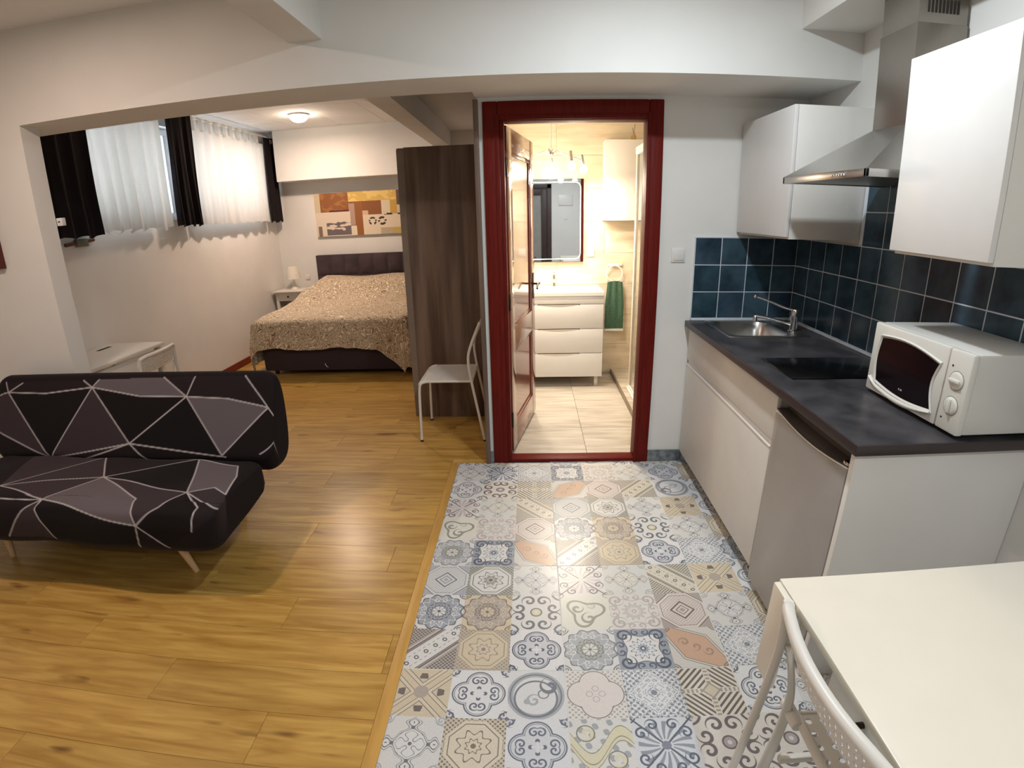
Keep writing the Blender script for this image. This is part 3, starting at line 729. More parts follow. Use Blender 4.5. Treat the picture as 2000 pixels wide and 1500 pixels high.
bm = bmesh.new(); tube(bm, [(FX - .001, p[0], p[1] + .003) for p in prof], .0028, 8); obj('handle_lip', bm, WHITEM, fd)
obj('hinge', BX(FX + .002, FX + .04, 1.325, 1.355, .818, .832, bev=.003), CHROME, t)
for q_ in ((FX + .06, FX + .10, 1.35, 1.39, 0, .02), (FX + .06, FX + .10, 1.74, 1.78, 0, .02), (1.44, 1.48, 1.35, 1.39, 0, .02), (1.44, 1.48, 1.74, 1.78, 0, .02)): obj('foot', BX(*q_), BLACK, t)
solo('end_panel', BX(FX - .002, XR - .002, 1.296, 1.318, 0, .889, bev=.0015), CARC, 'tall pale end panel closing the kitchen run beside the grey fridge', 'panel')
# worktop with sink cut-out
t = thing('worktop', 'dark slate-look kitchen worktop running along the tiled wall', 'worktop', (1.24, 2.13, .89))
SX0, SX1, SY0, SY1 = 1.035, 1.375, 2.575, 2.965
obj('slab', BXS([(.915, SX0, 1.266, 3.003, .8887, .9212), (SX0, SX1, 1.266, SY0, .8887, .9212), (SX0, SX1, SY1, 3.003, .8887, .9212), (SX1, XR - .002, 1.266, 3.003, .8887, .9212)]), WORK, t)
bm = bmesh.new(); box(bm, .910, .917, 1.262, 3.003, .8882, .9214, bev=.002); box(bm, .91, XR - .002, 1.260, 1.267, .8882, .9214, bev=.002); obj('edge_strip', bm, mat('dark_worktop_edge', (52, 42, 44), .4), t)
solo('sealing_strip', BXS([(XR - .022, XR - .0115, 1.267, 2.998, .9216, .933), (.944, XR - .022, 2.990, 3.0035, .9216, .933)], bev=.003), GROUT, 'thin light grey sealing strip where the worktop meets the tiles', 'strip')
# sink
t = thing('sink', 'brushed steel inset sink in the far corner of the dark worktop', 'sink', (1.2, 2.77, .921))
def rr(x0, x1, y0, y1, r, n=6):
    P = []
    for cx, cy, a0 in ((x1 - r, y1 - r, 0), (x0 + r, y1 - r, 90), (x0 + r, y0 + r, 180), (x1 - r, y0 + r, 270)):
        for k in range(n + 1):
            a = math.radians(a0 + 90 * k / n); P.append((cx + r * math.cos(a), cy + r * math.sin(a)))
    return P
bm = bmesh.new()
loops = [(rr(1.015, 1.465, 2.555, 2.985, .02), .922), (rr(1.018, 1.462, 2.558, 2.982, .02), .9255), (rr(1.038, 1.372, 2.582, 2.958, .07), .9250), (rr(1.042, 1.368, 2.586, 2.954, .07), .919), (rr(1.055, 1.355, 2.600, 2.940, .065), .79), (rr(1.08, 1.33, 2.625, 2.915, .05), .778), (rr(1.17, 1.24, 2.735, 2.805, .034), .776)]
prev = None
for P, z in loops:
    vs = [bm.verts.new((p[0], p[1], z)) for p in P]
    if prev:
        for k in range(len(vs)): bm.faces.new((prev[k], prev[(k + 1) % len(vs)], vs[(k + 1) % len(vs)], vs[k]))
    prev = vs
obj('bowl', bm, STEEL, t, angle=50)
bm = bmesh.new(); lathe(bm, [(.034, .7765), (.034, .779), (.026, .780), (.02, .777)], (1.205, 2.77, 0), 20); obj('drain', bm, CHROME, t)
t = thing('faucet', 'chrome single-lever mixer tap behind the sink', 'faucet', (1.405, 2.66, .925))
bm = bmesh.new(); lathe(bm, [(.026, .9255), (.026, .935), (.020, .942), (.019, .99), (.022, 1.0), (.022, 1.035), (.017, 1.05), (.006, 1.056)], (1.405, 2.66, 0), 20); obj('body', bm, CHROME, t)
bm = bmesh.new(); tube(bm, smooth_path([(1.405, 2.66, .965), (1.36, 2.675, .975), (1.28, 2.70, .995), (1.215, 2.72, 1.003)]), .0095); sp = obj('spout', bm, CHROME, t)
bm = bmesh.new(); lathe(bm, [(.012, .972), (.012, 1.000), (.008, 1.006)], (1.213, 2.721, 0), 14); obj('aerator', bm, CHROME, sp)
bm = bmesh.new(); tube(bm, smooth_path([(1.40, 2.66, 1.045), (1.36, 2.675, 1.052), (1.27, 2.70, 1.088), (1.205, 2.715, 1.108)]), [.008, .0075, .007, .006]); lathe(bm, [(.003, 1.098), (.009, 1.103), (.010, 1.110), (.006, 1.117), (.002, 1.119)], (1.20, 2.716, 0), 12); obj('lever', bm, CHROME, t)
# hob
t = thing('hob', 'small black glass hob set flush in the worktop', 'hob', (1.25, 2.01, .921))
obj('glass', BX(1.010, 1.50, 1.860, 2.155, .9216, .9265, bev=.002), BLACKG, t)
# wall cabinets
def wall_cab(y0, y1, label):
    t = thing('wall_cabinet', label, 'cabinet', (1.37, (y0 + y1) / 2, 1.424))
    obj('carcass', BX(1.199, XR - .0005, y0 + .001, y1 - .001, 1.424, 2.017, bev=.0015), CARC, t)
    d = obj('door', BX(1.178, 1.197, y0, y1, 1.434, 2.017, bev=.002), WHITE, t)
    return t
wall_cab(2.408, 3.003, 'white wall cabinet in the far corner beyond the extractor hood')
wall_cab(1.244, 1.652, 'large bright white wall cabinet above the microwave')
# extractor hood
t = thing('extractor_hood', 'brushed steel pyramid extractor hood between the two white cabinets', 'hood', (1.32, 1.985, 1.66))
hx0, hx1, hy0, hy1, hz = 1.085, XR - .013, 1.690, 2.280, 1.664
cx0, cy0, cy1, cz = 1.352, 1.88, 2.09, 1.868
obj('rim', BXS([(hx0, hx0 + .012, hy0, hy1, hz, hz + .026), (hx0, hx1, hy0, hy0 + .012, hz, hz + .026), (hx0, hx1, hy1 - .012, hy1, hz, hz + .026)], bev=.001), STEEL, t)
bm = bmesh.new(); za = hz + .026
A = [(hx0, hy0, za), (hx0, hy1, za), (hx1, hy1, za), (hx1, hy0, za)]; B = [(cx0, cy0, cz), (cx0, cy1, cz), (hx1, cy1, cz), (hx1, cy0, cz)]
va = [bm.verts.new(p) for p in A]; vb = [bm.verts.new(p) for p in B]
for k in range(4): bm.faces.new((va[k], va[(k + 1) % 4], vb[(k + 1) % 4], vb[k]))
obj('canopy', bm, STEEL, t, angle=20)
obj('filter', BXS([(hx0 + .012, hx1, hy0 + .012, hy1 - .012, hz + .004, hz + .008)]), mat('hood_filter', (120, 118, 114), .4, metal=.8, scale=120, var=.3), t)
obj('chimney', BXS([(cx0, hx1 + .001, cy0, cy1, cz, 2.21), (cx0 + .004, hx1, cy0 + .004, cy1 - .004, 2.21, 2.372)], bev=.001), mat('chimney_steel', (150, 144, 136), 0.38, metal=.9, var=0.03, scale=60, stretch=(12, 12, 1)), t)
obj('vent_slot', BXS([(1.39 + i * .0145, 1.396 + i * .0145, cy0 + .001, cy0 + .006, 2.245, 2.29) for i in range(9)]), DARKSLOT, t)
obj('control_panel', BXS([(hx0 - .0015, hx0 + .001, 1.80, 1.90, hz + .005, hz + .021)], bev=.0005), mat('hood_panel', (150, 148, 144), .3, metal=.6), t)
obj('button', BXS([(hx0 - .004, hx0 - .001, 1.805 + i * .016, 1.814 + i * .016, hz + .008, hz + .018) for i in range(6)], bev=.001), CHROME, t)

# microwave -----------------------------------------------------------
t = thing('microwave', 'white microwave with dark oval door window on the worktop', 'microwave', (1.40, 1.505, .921))
mx0, mx1, my0, my1, mz0, mz1 = 1.245, 1.545, 1.275, 1.732, .934, 1.178
obj('body', BX(mx0 + .012, mx1, my0 + .003, my1 - .003, mz0, mz1, bev=.006), PLASTICG, t)
# front with door and control side
yc = 1.368
bm = bmesh.new(); box(bm, mx0 - .014, mx0 + .012, yc, my1, mz0 - .001, mz1, bev=.006)
md = obj('door', bm, PLASTIC, t)
def mwin(u):
    """outline of the dark window, y from far to near"""
    return u
def outline(off=0.0):
    P = []
    y_f, y_n = my1 - .054 - off, yc + .026 + off
    zb, zt_ = mz0 + .044 + off, mz1 - .050 - off
    for k in range(13):
        s_ = k / 12; P.append((y_f + (y_n - y_f) * s_, zt_ + .020 * math.sin(PI * (s_ * .9 + .08)) - .012 * s_))
    for k in range(1, 9):
        s_ = k / 9; P.append((y_n + .022 * math.sin(PI * s_), zt_ - .008 + (zb - .004 - zt_ + .008) * s_))
    for k in range(13):
        s_ = k / 12; P.append((y_n + (y_f - y_n) * s_, zb - .004 - .018 * math.sin(PI * (s_ * .9 + .02)) + .01 * s_))
    for k in range(1, 9):
        s_ = k / 9; P.append((y_f + .012 * math.sin(PI * s_), zb + .006 + (zt_ - zb - .006) * s_))
    return P
bm = bmesh.new(); P0, P1 = outline(-.010), outline(0.0)
a0 = [bm.verts.new((mx0 - .0150, *p)) for p in P0]; a1 = [bm.verts.new((mx0 - .0205, *p)) for p in outline(-.006)]; a2 = [bm.verts.new((mx0 - .0160, *p)) for p in P1]
for q, r_ in ((a0, a1), (a1, a2)):
    for k in range(len(q)): bm.faces.new((q[k], q[(k + 1) % len(q)], r_[(k + 1) % len(q)], r_[k]))
obj('bezel', bm, PLASTIC, md, angle=60)
bm = bmesh.new(); prism(bm, outline(.001), 'x', mx0 - .0165, mx0 - .010); obj('window', bm, mat('smoked_window', (20, 13, 17), .14), md)
def wedge(u, v):
    y0_, y1_ = my1 - .022, yc + .020
    yv = y0_ + (y1_ - y0_) * u; k_ = u
    top = mz0 + .045 - .004 - .018 * math.sin(PI * (k_ * .9 + .05)) + .004 * (1 - k_) - .003
    top += .014 * max(0, 1 - u / .12)
    dp = .005 + .019 * math.sin(PI * min(1, u * .93 + .03)) ** .8
    out = math.sin(PI * min(1, v * 1.0)) ** .6
    return (mx0 - .0145 - .011 * out, yv, top - dp * v)
bm = bmesh.new(); sheet(bm, wedge, 24, 4, .002); obj('door_grip', bm, PLASTIC, md, angle=60)
bm = bmesh.new(); box(bm, mx0 - .0175, mx0 - .0168, 1.545, 1.551, mz0 + .050, mz0 + .056); box(bm, mx0 - .0175, mx0 - .0168, 1.533, 1.541, mz0 + .050, mz0 + .056); obj('badge', bm, mat('badge_grey', (170, 168, 166), .4), md)
cp = obj('control_panel', BX(mx0 - .013, mx0 + .012, my0, yc - .002, mz0 - .001, mz1, bev=.006), PLASTIC, t)
for zc, rot in ((mz0 + .156, 0), (mz0 + .080, 1)):
    bm = bmesh.new(); lathe(bm, [(.027, mx0 - .0132), (.0265, mx0 - .0155), (.0225, mx0 - .0185), (.0215, mx0 - .0190)], (0, my0 + .044, zc), 28, axis='x'); 
    for f in bm.faces: pass
    k_ = obj('knob', bm, PLASTIC, cp)
    bm = bmesh.new()
    if rot == 0: box(bm, mx0 - .0265, mx0 - .0185, my0 + .023, my0 + .065, zc - .0055, zc + .0055, bev=.003)
    else: box(bm, mx0 - .0265, mx0 - .0185, my0 + .0385, my0 + .0495, zc - .021, zc + .021, bev=.003)
    obj('knob_grip', bm, PLASTIC, k_)
bm = bmesh.new(); lathe(bm, [(.0295, mx0 - .0128), (.0295, mx0 - .0138), (.028, mx0 - .0140)], (0, my0 + .044, mz0 + .156), 28, axis='x'); lathe(bm, [(.0295, mx0 - .0128), (.0295, mx0 - .0138), (.028, mx0 - .0140)], (0, my0 + .044, mz0 + .080), 28, axis='x'); obj('dial_ring', bm, mat('dial_grey', (150, 146, 142), .5), cp)
bm = bmesh.new(); lathe(bm, [(.003, mx0 - .013), (.003, mx0 - .0142)], (0, my0 + .070, mz0 + .196), 10, axis='x'); obj('mark', bm, BLACK, cp); bm = bmesh.new(); lathe(bm, [(.003, mx0 - .013), (.003, mx0 - .0142)], (0, my0 + .070, mz0 + .036), 10, axis='x'); obj('mark', bm, BLACK, cp)
for a, b_ in ((mx0 + .03, my0 + .04), (mx0 + .03, my1 - .04), (mx1 - .03, my0 + .04), (mx1 - .03, my1 - .04)):
    bm = bmesh.new(); lathe(bm, [(.012, .9213), (.014, .934)], (a, b_, 0), 12); obj('foot', bm, BLACK, t)
t = thing('power_cord', 'dark cord with its plug in the tiled wall behind the microwave', 'cord', (XR - .012, 1.33, 1.18))
bm = bmesh.new(); lathe(bm, [(.021, -.0), (.019, -.03), (.012, -.042)], (XR - .012, 1.33, 1.205), 16, axis='x'); obj('plug', bm, BLACK, t)
bm = bmesh.new(); tube(bm, smooth_path([(XR - .052, 1.33, 1.205), (XR - .08, 1.30, 1.20), (XR - .06, 1.22, 1.19), (XR - .03, 1.18, 1.12), (XR - .02, 1.20, .96)]), .004); obj('cable', bm, BLACK, t)

# ================================================================== TABLE + FOLDING CHAIR (front right)
t = thing('table', 'cream drop-leaf table in the front right corner', 'table', (1.05, .35, 0))
def ftab(bm): pass
obj('tabletop', BX(.562, XR - .004, -.32, .936, .730, .750, bev=.003), OFFW, t)
obj('drawer', BXS([(.575, .590, .02, .700, .640, .729)], bev=.002), WHITEM, t)
bm = bmesh.new(); lathe(bm, [(.006, .575), (.006, .560), (.015, .552), (.016, .546), (.010, .541)], (0, .585, .705), 16, axis='x'); obj('knob', bm, BRONZE, t)
obj('leaf_panel', BXS([(.545, .561, .848, .928, .495, .748)], bev=.003), OFFW, t)
for a, b_ in ((1.02, .84), (1.50, .84), (1.02, -.25), (1.50, -.25)):
    obj('leg', BX(a - .022, a + .022, b_ - .022, b_ + .022, 0, .729, bev=.003), WHITEM, t)
obj('apron', BXS([(.60, 1.52, .87, .888, .65, .729), (.60, 1.52, -.29, -.272, .65, .729), (.64, .655, -.25, .60, .65, .729)], bev=.002), WHITEM, t)

def folding_chair(name, label, cat='chair'):
    """faces +y, backrest at y=0, 40 cm wide"""
    t = thing(name, label, cat, (0, 0, 0))
    W = .205
    # frame tubes
    for s in (-1, 1):
        bm = bmesh.new(); tube(bm, smooth_path([(s * W, .015, .775), (s * W, .02, .70), (s * (W + .003), .025, .62), (s * (W + .004), -.005, .30), (s * (W + .006), -.03, 0)]), .0105); obj('leg', bm, METW, t)
        bm = bmesh.new(); tube(bm, smooth_path([(s * (W - .008), .035, .66), (s * (W - .008), .065, .56), (s * (W - .006), .082, .46), (s * (W - .010), .062, .24), (s * (W - .010), .035, .0)]), [.010, .010, .013, .016, .016], flat=.75); obj('leg', bm, METW, t)
        bm = bmesh.new(); tube(bm, smooth_path([(s * (W - .02), .10, .44), (s * (W - .02), .36, .43), (s * (W - .02), .42, .40), (s * (W - .015), .44, .20), (s * (W - .01), .45, 0)]), .0105); obj('leg', bm, METW, t)
        obj('stretcher', BX(s * (W - .03) - .008, s * (W - .03) + .008, .08, .43, .285, .305, bev=.003), METW, t)
        bm = bmesh.new(); lathe(bm, [(.014, -.035), (.016, -.02), (.016, .02), (.014, .035)], (s * (W - .018), .085, .445), 14, axis='x'); obj('hinge', bm, METW, t)
    bm = bmesh.new(); tube(bm, smooth_path([(-W, .03, .715), (-W, .018, .765), (-W * .85, -.002, .782), (-W * .4, -.026, .784), (0, -.032, .784), (W * .4, -.026, .784), (W * .85, -.002, .782), (W, .018, .765), (W, .03, .715)]), .0125, 12); obj('top_rail', bm, METW, t)
    def back(u, v):
        x = (u - .5) * 2 * (W - .012); bow = -.028 * (1 - (x / W) ** 2)
        return (x, .010 + bow + .030 * v, .772 - .105 * v)
    bm = bmesh.new(); perf(bm, back, 20, 5, .24, .003); obj('backrest', bm, METW, t, angle=60)
    def seat(u, v):
        x = (u - .5) * 2 * (W - .03)
        return (x, .095 + .31 * v, .452 - .012 * math.sin(PI * u) - .015 * v * v)
    bm = bmesh.new(); perf(bm, seat, 11, 9, .24, .004); obj('seat', bm, METW, t, angle=60)
    bm = bmesh.new(); tube(bm, [(-(W - .02), .095, .447), (W - .02, .095, .447)], .011); obj('cross_tube', bm, METW, t)
    bm = bmesh.new(); tube(bm, [(-(W - .02), .405, .428), (W - .02, .405, .428)], .010); obj('cross_tube', bm, METW, t)
    return t
fc = folding_chair('folding_chair', 'white perforated folding chair tucked under the cream table')
fc.location = (.516, .626, 0); fc.rotation_euler = (0, 0, -PI / 2)

# ================================================================== WHITE CHAIR BY THE WARDROBE
t = thing('dining_chair', 'thin white metal chair beside the dark wardrobe', 'chair', (-.56, 3.54, 0))
for yy, s in ((3.345, 1), (3.745, -1)):
    bm = bmesh.new(); tube(bm, smooth_path([(-.79, yy, 0), (-.785, yy, .20), (-.778, yy, .40), (-.765, yy, .437), (-.72, yy, .447)], 2), .0095); obj('leg', bm, METW, t)
    bm = bmesh.new(); tube(bm, smooth_path([(-.338, yy, 0), (-.385, yy, .28), (-.418, yy, .47), (-.432, yy, .60), (-.415, yy, .68), (-.34, yy, .855)], 2), .0095); obj('leg', bm, METW, t)
def cseat(u, v):
    x = -.775 + .37 * u; dip = .010 * math.sin(PI * v); fr = .018 * max(0, 1 - u / .18) ** 2
    return (x, 3.35 + .39 * v, .447 - dip * (1 - abs(u - .5)) - fr)
bm = bmesh.new(); perf(bm, cseat, 26, 26, .16, .003); obj('seat', bm, METW, t, angle=60)
for q_ in ([(-.775, 3.345, .430), (-.775, 3.745, .430)], [(-.411, 3.345, .443), (-.411, 3.745, .443)], [(-.74, 3.348, .445), (-.413, 3.348, .445)], [(-.74, 3.742, .445), (-.413, 3.742, .445)]):
    bm = bmesh.new(); tube(bm, q_, .008); obj('seat_rail', bm, METW, t)
def cback(u, v): return (-.418 + .082 * u + .012 * math.sin(PI * v), 3.345 + .40 * v, .665 + .188 * u)
bm = bmesh.new(); perf(bm, cback, 10, 22, .16, .003); obj('backrest', bm, METW, t, angle=60)
for a, yy in ((-.79, 3.345), (-.79, 3.745), (-.338, 3.345), (-.338, 3.745)):
    bm = bmesh.new(); lathe(bm, [(.011, 0.001), (.012, .012)], (a, yy, 0), 12); obj('foot_cap', bm, BLACK, t)

# ================================================================== WARDROBE
t = thing('wardrobe', 'tall dark grey-oak wardrobe standing end-on in the bedroom', 'wardrobe', (-.59, 4.8, 0))
obj('side_panel', BX(-.8766, -.300, 3.813, 3.835, 0, 2.022, bev=.001), WARD, t)
obj('body', BXS([(-.8766, -.300, 5.90, 5.92, 0, 2.022), (-.8766, -.300, 3.835, 5.90, 2.0, 2.022), (-.8766, -.300, 3.835, 5.90, .0, .06), (-.31, -.300, 3.835, 5.90, .06, 2.0)]), WARD, t)
obj('door', BX(-.905, -.885, 3.835, 4.90, .02, 2.005, bev=.001), WARDE, t)
obj('door', BX(-.93, -.908, 3.93, 5.0, .02, 2.005, bev=.001), WARDE, t)
obj('door_frame', BXS([(-.935, -.8766, 3.833, 3.848, .0, 2.01), (-.935, -.8766, 3.848, 5.92, 2.006, 2.022), (-.935, -.8766, 3.848, 5.92, 0, .018)]), WARDE, t)

# ================================================================== BED
bed = thing('bed', 'dark upholstered double bed with quilted headboard', 'bed', (-2.03, 5.8, 0))
bx0, bx1, by0, by1 = -2.80, -1.27, 4.975, 6.60
obj('base', BX(bx0, bx1, by0, by1, .055, .36, bev=.015), BEDF, bed)
obj('mattress', BX(bx0 + .01, bx1 - .01, by0 + .01, by1, .36, .59, bev=.05, seg=4), WHITEM, bed)
for a in (bx0 + .08, bx1 - .08):
    for b_ in (by0 + .10, by1 - .1):
        bm = bmesh.new(); lathe(bm, [(.02, 0), (.028, .055)], (a, b_, 0), 12); obj('leg', bm, BLACK, bed)
hb = obj('headboard', BX(bx0 + .02, bx1 + .02, 6.625, 6.70, .05, 1.118, bev=.01), BEDF, bed)
k = 0
for i in range(8):
    for j in range(2):
        a = bx0 + .024 + i * 1.522 / 8; z = .60 + j * .258
        def pad(u, v, a=a, z=z):
            return (a + .188 * u, 6.626 - .020 * (math.sin(PI * u) * math.sin(PI * v)) ** .35 if 0 < u < 1 and 0 < v < 1 else 6.626, z + .254 * v)
        bm = bmesh.new(); sheet(bm, pad, 8, 8); obj('panel', bm, HEADM, hb, angle=80)
bm = bmesh.new(); tube(bm, smooth_path([(-2.12, by0 - .004, .13), (-2.115, by0 - .02, .12), (-2.10, by0 - .02, .10), (-2.095, by0 - .004, .09)]), .004); obj('pull_loop', bm, METW, bed)
# pillows under the spread
# bedspread
def top_z(x, y):
    hx = (x - bx0) / (bx1 - bx0); hy = (y - by0) / (by1 - by0)
    z = .605 + .012 * math.sin(7 * x + 3 * y) * math.sin(5 * y)
    pil = 1 / (1 + math.exp(-(hy - .70) * 22)) * (1 - max(0, abs(hx - .5) - .40) * 5) * .19
    return z + .055 * hy + max(0, pil) * 1.0
bm = bmesh.new(); uvl = bm.loops.layers.uv.new('UVMap')
NX, NY = 150, 130; OV = .36; drop_side, drop_foot = .50, .335
W_, L_ = bx1 - bx0, by1 - by0 + .0
U = [(-drop_side + (W_ + 2 * drop_side) * i / NX) for i in range(NX + 1)]; Vv = [(-drop_foot + (L_ + drop_foot - .0) * j / NY) for j in range(NY + 1)]
rng = random.Random(2); grid = []
ey_ = lambda v: by0 + v
for i, u in enumerate(U):
    row_ = []
    for j, v in enumerate(Vv):
        du = -u if u < 0 else (u - W_ if u > W_ else 0); dv = -v if v < 0 else 0
        if dv > 0: dv *= 1 + .80 * max(0, min(1, (u - (W_ - .27)) / .27)) ** 1.1 * (1 if du == 0 else max(0, 1 - du / .5))
        if ey_(v) > 6.15 and u < 0: du *= .55
        sx = -1 if u < 0 else 1
        ex = min(max(u, 0), W_) + bx0; ey = by0 + max(v, 0)
        d_ = math.hypot(du, dv)
        zt = top_z(ex, ey)
        if d_ == 0: p = (ex, ey, zt)
        else:
            R_ = .055
            if d_ < R_ * 1.57: out = R_ * math.sin(d_ / R_); dz = R_ * (1 - math.cos(d_ / R_))
            else: out = R_; dz = R_ + d_ - R_ * 1.57
            dx, dy = du / d_ * sx, -dv / d_
            s_ = (v if du > dv else u)
            fold = (.016 * math.sin(s_ * 21 + 1.2 * math.sin(s_ * 7)) + .007 * math.sin(s_ * 47)) * min(1, max(0, (d_ - .08)) / .22)
            if du > 0 and dv > 0:
                aa = math.atan2(dv, du); fold = .045 * math.sin(2 * aa) * min(1, d_ / .35) + .012 * math.sin(aa * 9)
                dz *= 1.0
            if ey > 6.1 and u < 0: fold *= .3
            out += fold + .02 * min(1, d_ / .3)
            # the foot hem lifts unevenly
            z = zt - dz
            if dv > 0 and du == 0: z += .015 * math.sin(u * 9) * min(1, dv / .3)
            p = (ex + dx * out, ey + dy * out, max(z, .022))
        row_.append(bm.verts.new(p))
    grid.append(row_)
for i in range(NX):
    for j in range(NY):
        f = bm.faces.new((grid[i][j], grid[i + 1][j], grid[i + 1][j + 1], grid[i][j + 1]))
        for l, (a, b_) in zip(f.loops, ((i, j), (i + 1, j), (i + 1, j + 1), (i, j + 1))): l[uvl].uv = (U[a], Vv[b_])
solo('bedspread', bm, PAIS, 'beige scroll-patterned bedspread hanging over the bed', 'bedspread', loc=(-2.03, 5.6, .6), angle=80)
bpy.data.objects['bedspread'].modifiers.new('thick', 'SOLIDIFY').thickness = .006

# ================================================================== NIGHTSTAND, LAMP
t = thing('nightstand', 'small white nightstand with one drawer left of the bed', 'nightstand', (-3.08, 6.5, 0))
obj('top', BX(-3.282, -2.885, 6.29, 6.70, .695, .712, bev=.003), METW, t)
for a in (-3.235, -2.93):
    for b_ in (6.345, 6.66): obj('leg', BX(a - .018, a + .018, b_ - .018, b_ + .018, 0, .694, bev=.002), METW, t)
obj('apron', BXS([(-3.252, -3.245, 6.345, 6.66, .58, .694), (-2.92, -2.913, 6.345, 6.66, .58, .694), (-3.23, -2.935, 6.665, 6.675, .58, .694)]), METW, t)
d = obj('drawer', BX(-3.215, -2.95, 6.328, 6.345, .585, .690, bev=.002), METW, t)
bm = bmesh.new(); lathe(bm, [(.006, 6.328), (.006, 6.318), (.013, 6.310), (.010, 6.303)], (-3.08, 0, .640), 14, axis='y'); obj('knob', bm, BRONZE, d)
obj('shelf', BX(-3.23, -2.935, 6.345, 6.66, .25, .265), METW, t)
t = thing('table_lamp', 'small white table lamp on the nightstand', 'lamp', (-3.07, 6.52, .712))
bm = bmesh.new(); lathe(bm, [(.055, .7125), (.05, .720), (.022, .75), (.013, .79), (.011, .83), (.011, .87)], (-3.07, 6.52, 0), 20); obj('base', bm, METW, t)
bm = bmesh.new(); lathe(bm, [(.092, .845), (.062, 1.010), (.060, 1.010), (.090, .847)], (-3.07, 6.52, 0), 28); obj('shade', bm, LAMPW, t)
wall_switch('wall_socket', -2.955, .835, YF, 'white wall socket just right of the small bedside lamp', .035)

# wall art over the bed
def art():
    mt, nt, b = newmat('abstract_canvas_print'); u, v, _ = uvx(nt)
    R = lambda a, b_, c, d: (u > a) * (u < b_) * (v > c) * (v < d)
    n = nt.nodes.new('ShaderNodeTexNoise'); n.inputs['Scale'].default_value = 9; n.inputs['Detail'].default_value = 6; nn = X(n.outputs[0])
    br = (144, 90, 46)
    col = layers(nt, (150, 138, 130), [(R(0, .06, .55, 1), (206, 190, 158)), (R(.06, .36, .55, 1), br), ((R(.06, .36, .55, 1)) * (nn > .55), (166, 112, 60)), (R(.15, .36, .53, .60), (88, 34, 28)),
        (R(.36, .86, .78, 1), (214, 178, 92)), (R(.36, .86, .78, 1) * (nn > .52), (230, 200, 120)), (R(.36, .72, .34, .78), (138, 84, 44)), (R(.42, .50, .0, .78), (148, 92, 44)), (R(.36, .42, .25, .74), (178, 150, 132)),
        (R(.70, .80, .38, .78), (220, 206, 176)), (R(.79, .86, .45, .78), (196, 158, 70)), (R(.86, 1, .66, 1), (96, 78, 72)), (R(.86, 1, .48, .66), (214, 196, 172)),
        (R(.0, .37, .0, .56), (222, 206, 188)), (R(.11, .37, .02, .34) * ((v - .9 * (nn - .5)) < .24), (108, 98, 100)), (R(.02, .06, .0, .24), (130, 112, 96)), (R(.06, .11, .0, .3), (222, 208, 186)),
        (R(.37, .43, .0, .22), (226, 216, 192)), (R(.50, 1, .0, .46), (224, 208, 184)), (R(.50, .56, .46, .56), (212, 180, 150)), (R(.72, .95, .44, .52) * (nn > .44), (40, 28, 24)), (R(.68, 1, .0, .15), (186, 170, 142)), (R(.80, 1, .02, .15), (196, 174, 100)),
        (ring(hyp((u - .60) * 2.25, v - .31), .075, .02) * (sin(atan2(v - .31, u - .60) * 5) > -.5), (60, 52, 40)), (ring(hyp((u - .70) * 2.25, v - .31), .075, .025) * (sin(atan2(v - .31, u - .70) * 4 + 1) > -.3), (60, 52, 40))])
    nt.links.new(col, b.inputs['Base Color']); b.inputs['Roughness'].default_value = .6
    return mt
ART = art()
bm = bmesh.new(); uvl = bm.loops.layers.uv.new('UVMap'); box(bm, -2.745, -1.49, 6.686, 6.717, 1.352, 1.890)
for f in bm.faces:
    for l in f.loops: l[uvl].uv = ((l.vert.co.x + 2.745) / 1.255, (l.vert.co.z - 1.352) / .538)
solo('wall_art', bm, ART, 'wide abstract canvas in gold, brown and cream above the bed', 'picture', loc=(-2.1, 6.70, 1.6))
# red picture at the left edge
t = thing('wall_picture', 'dark red canvas at the left edge of the front wall', 'picture', (-3.2, 2.53, 1.6))
obj('canvas', BX(-3.50, -2.985, 2.518, 2.538, 1.435, 1.95, bev=.003), REDP, t)
obj('frame', BXS([(-2.987, -2.975, 2.512, 2.539, 1.423, 1.962), (-3.512, -3.50, 2.512, 2.539, 1.423, 1.962), (-3.50, -2.987, 2.512, 2.539, 1.423, 1.435), (-3.50, -2.987, 2.512, 2.539, 1.95, 1.962)], bev=.002), mat('dark_red_frame', (84, 26, 22), .4), t)

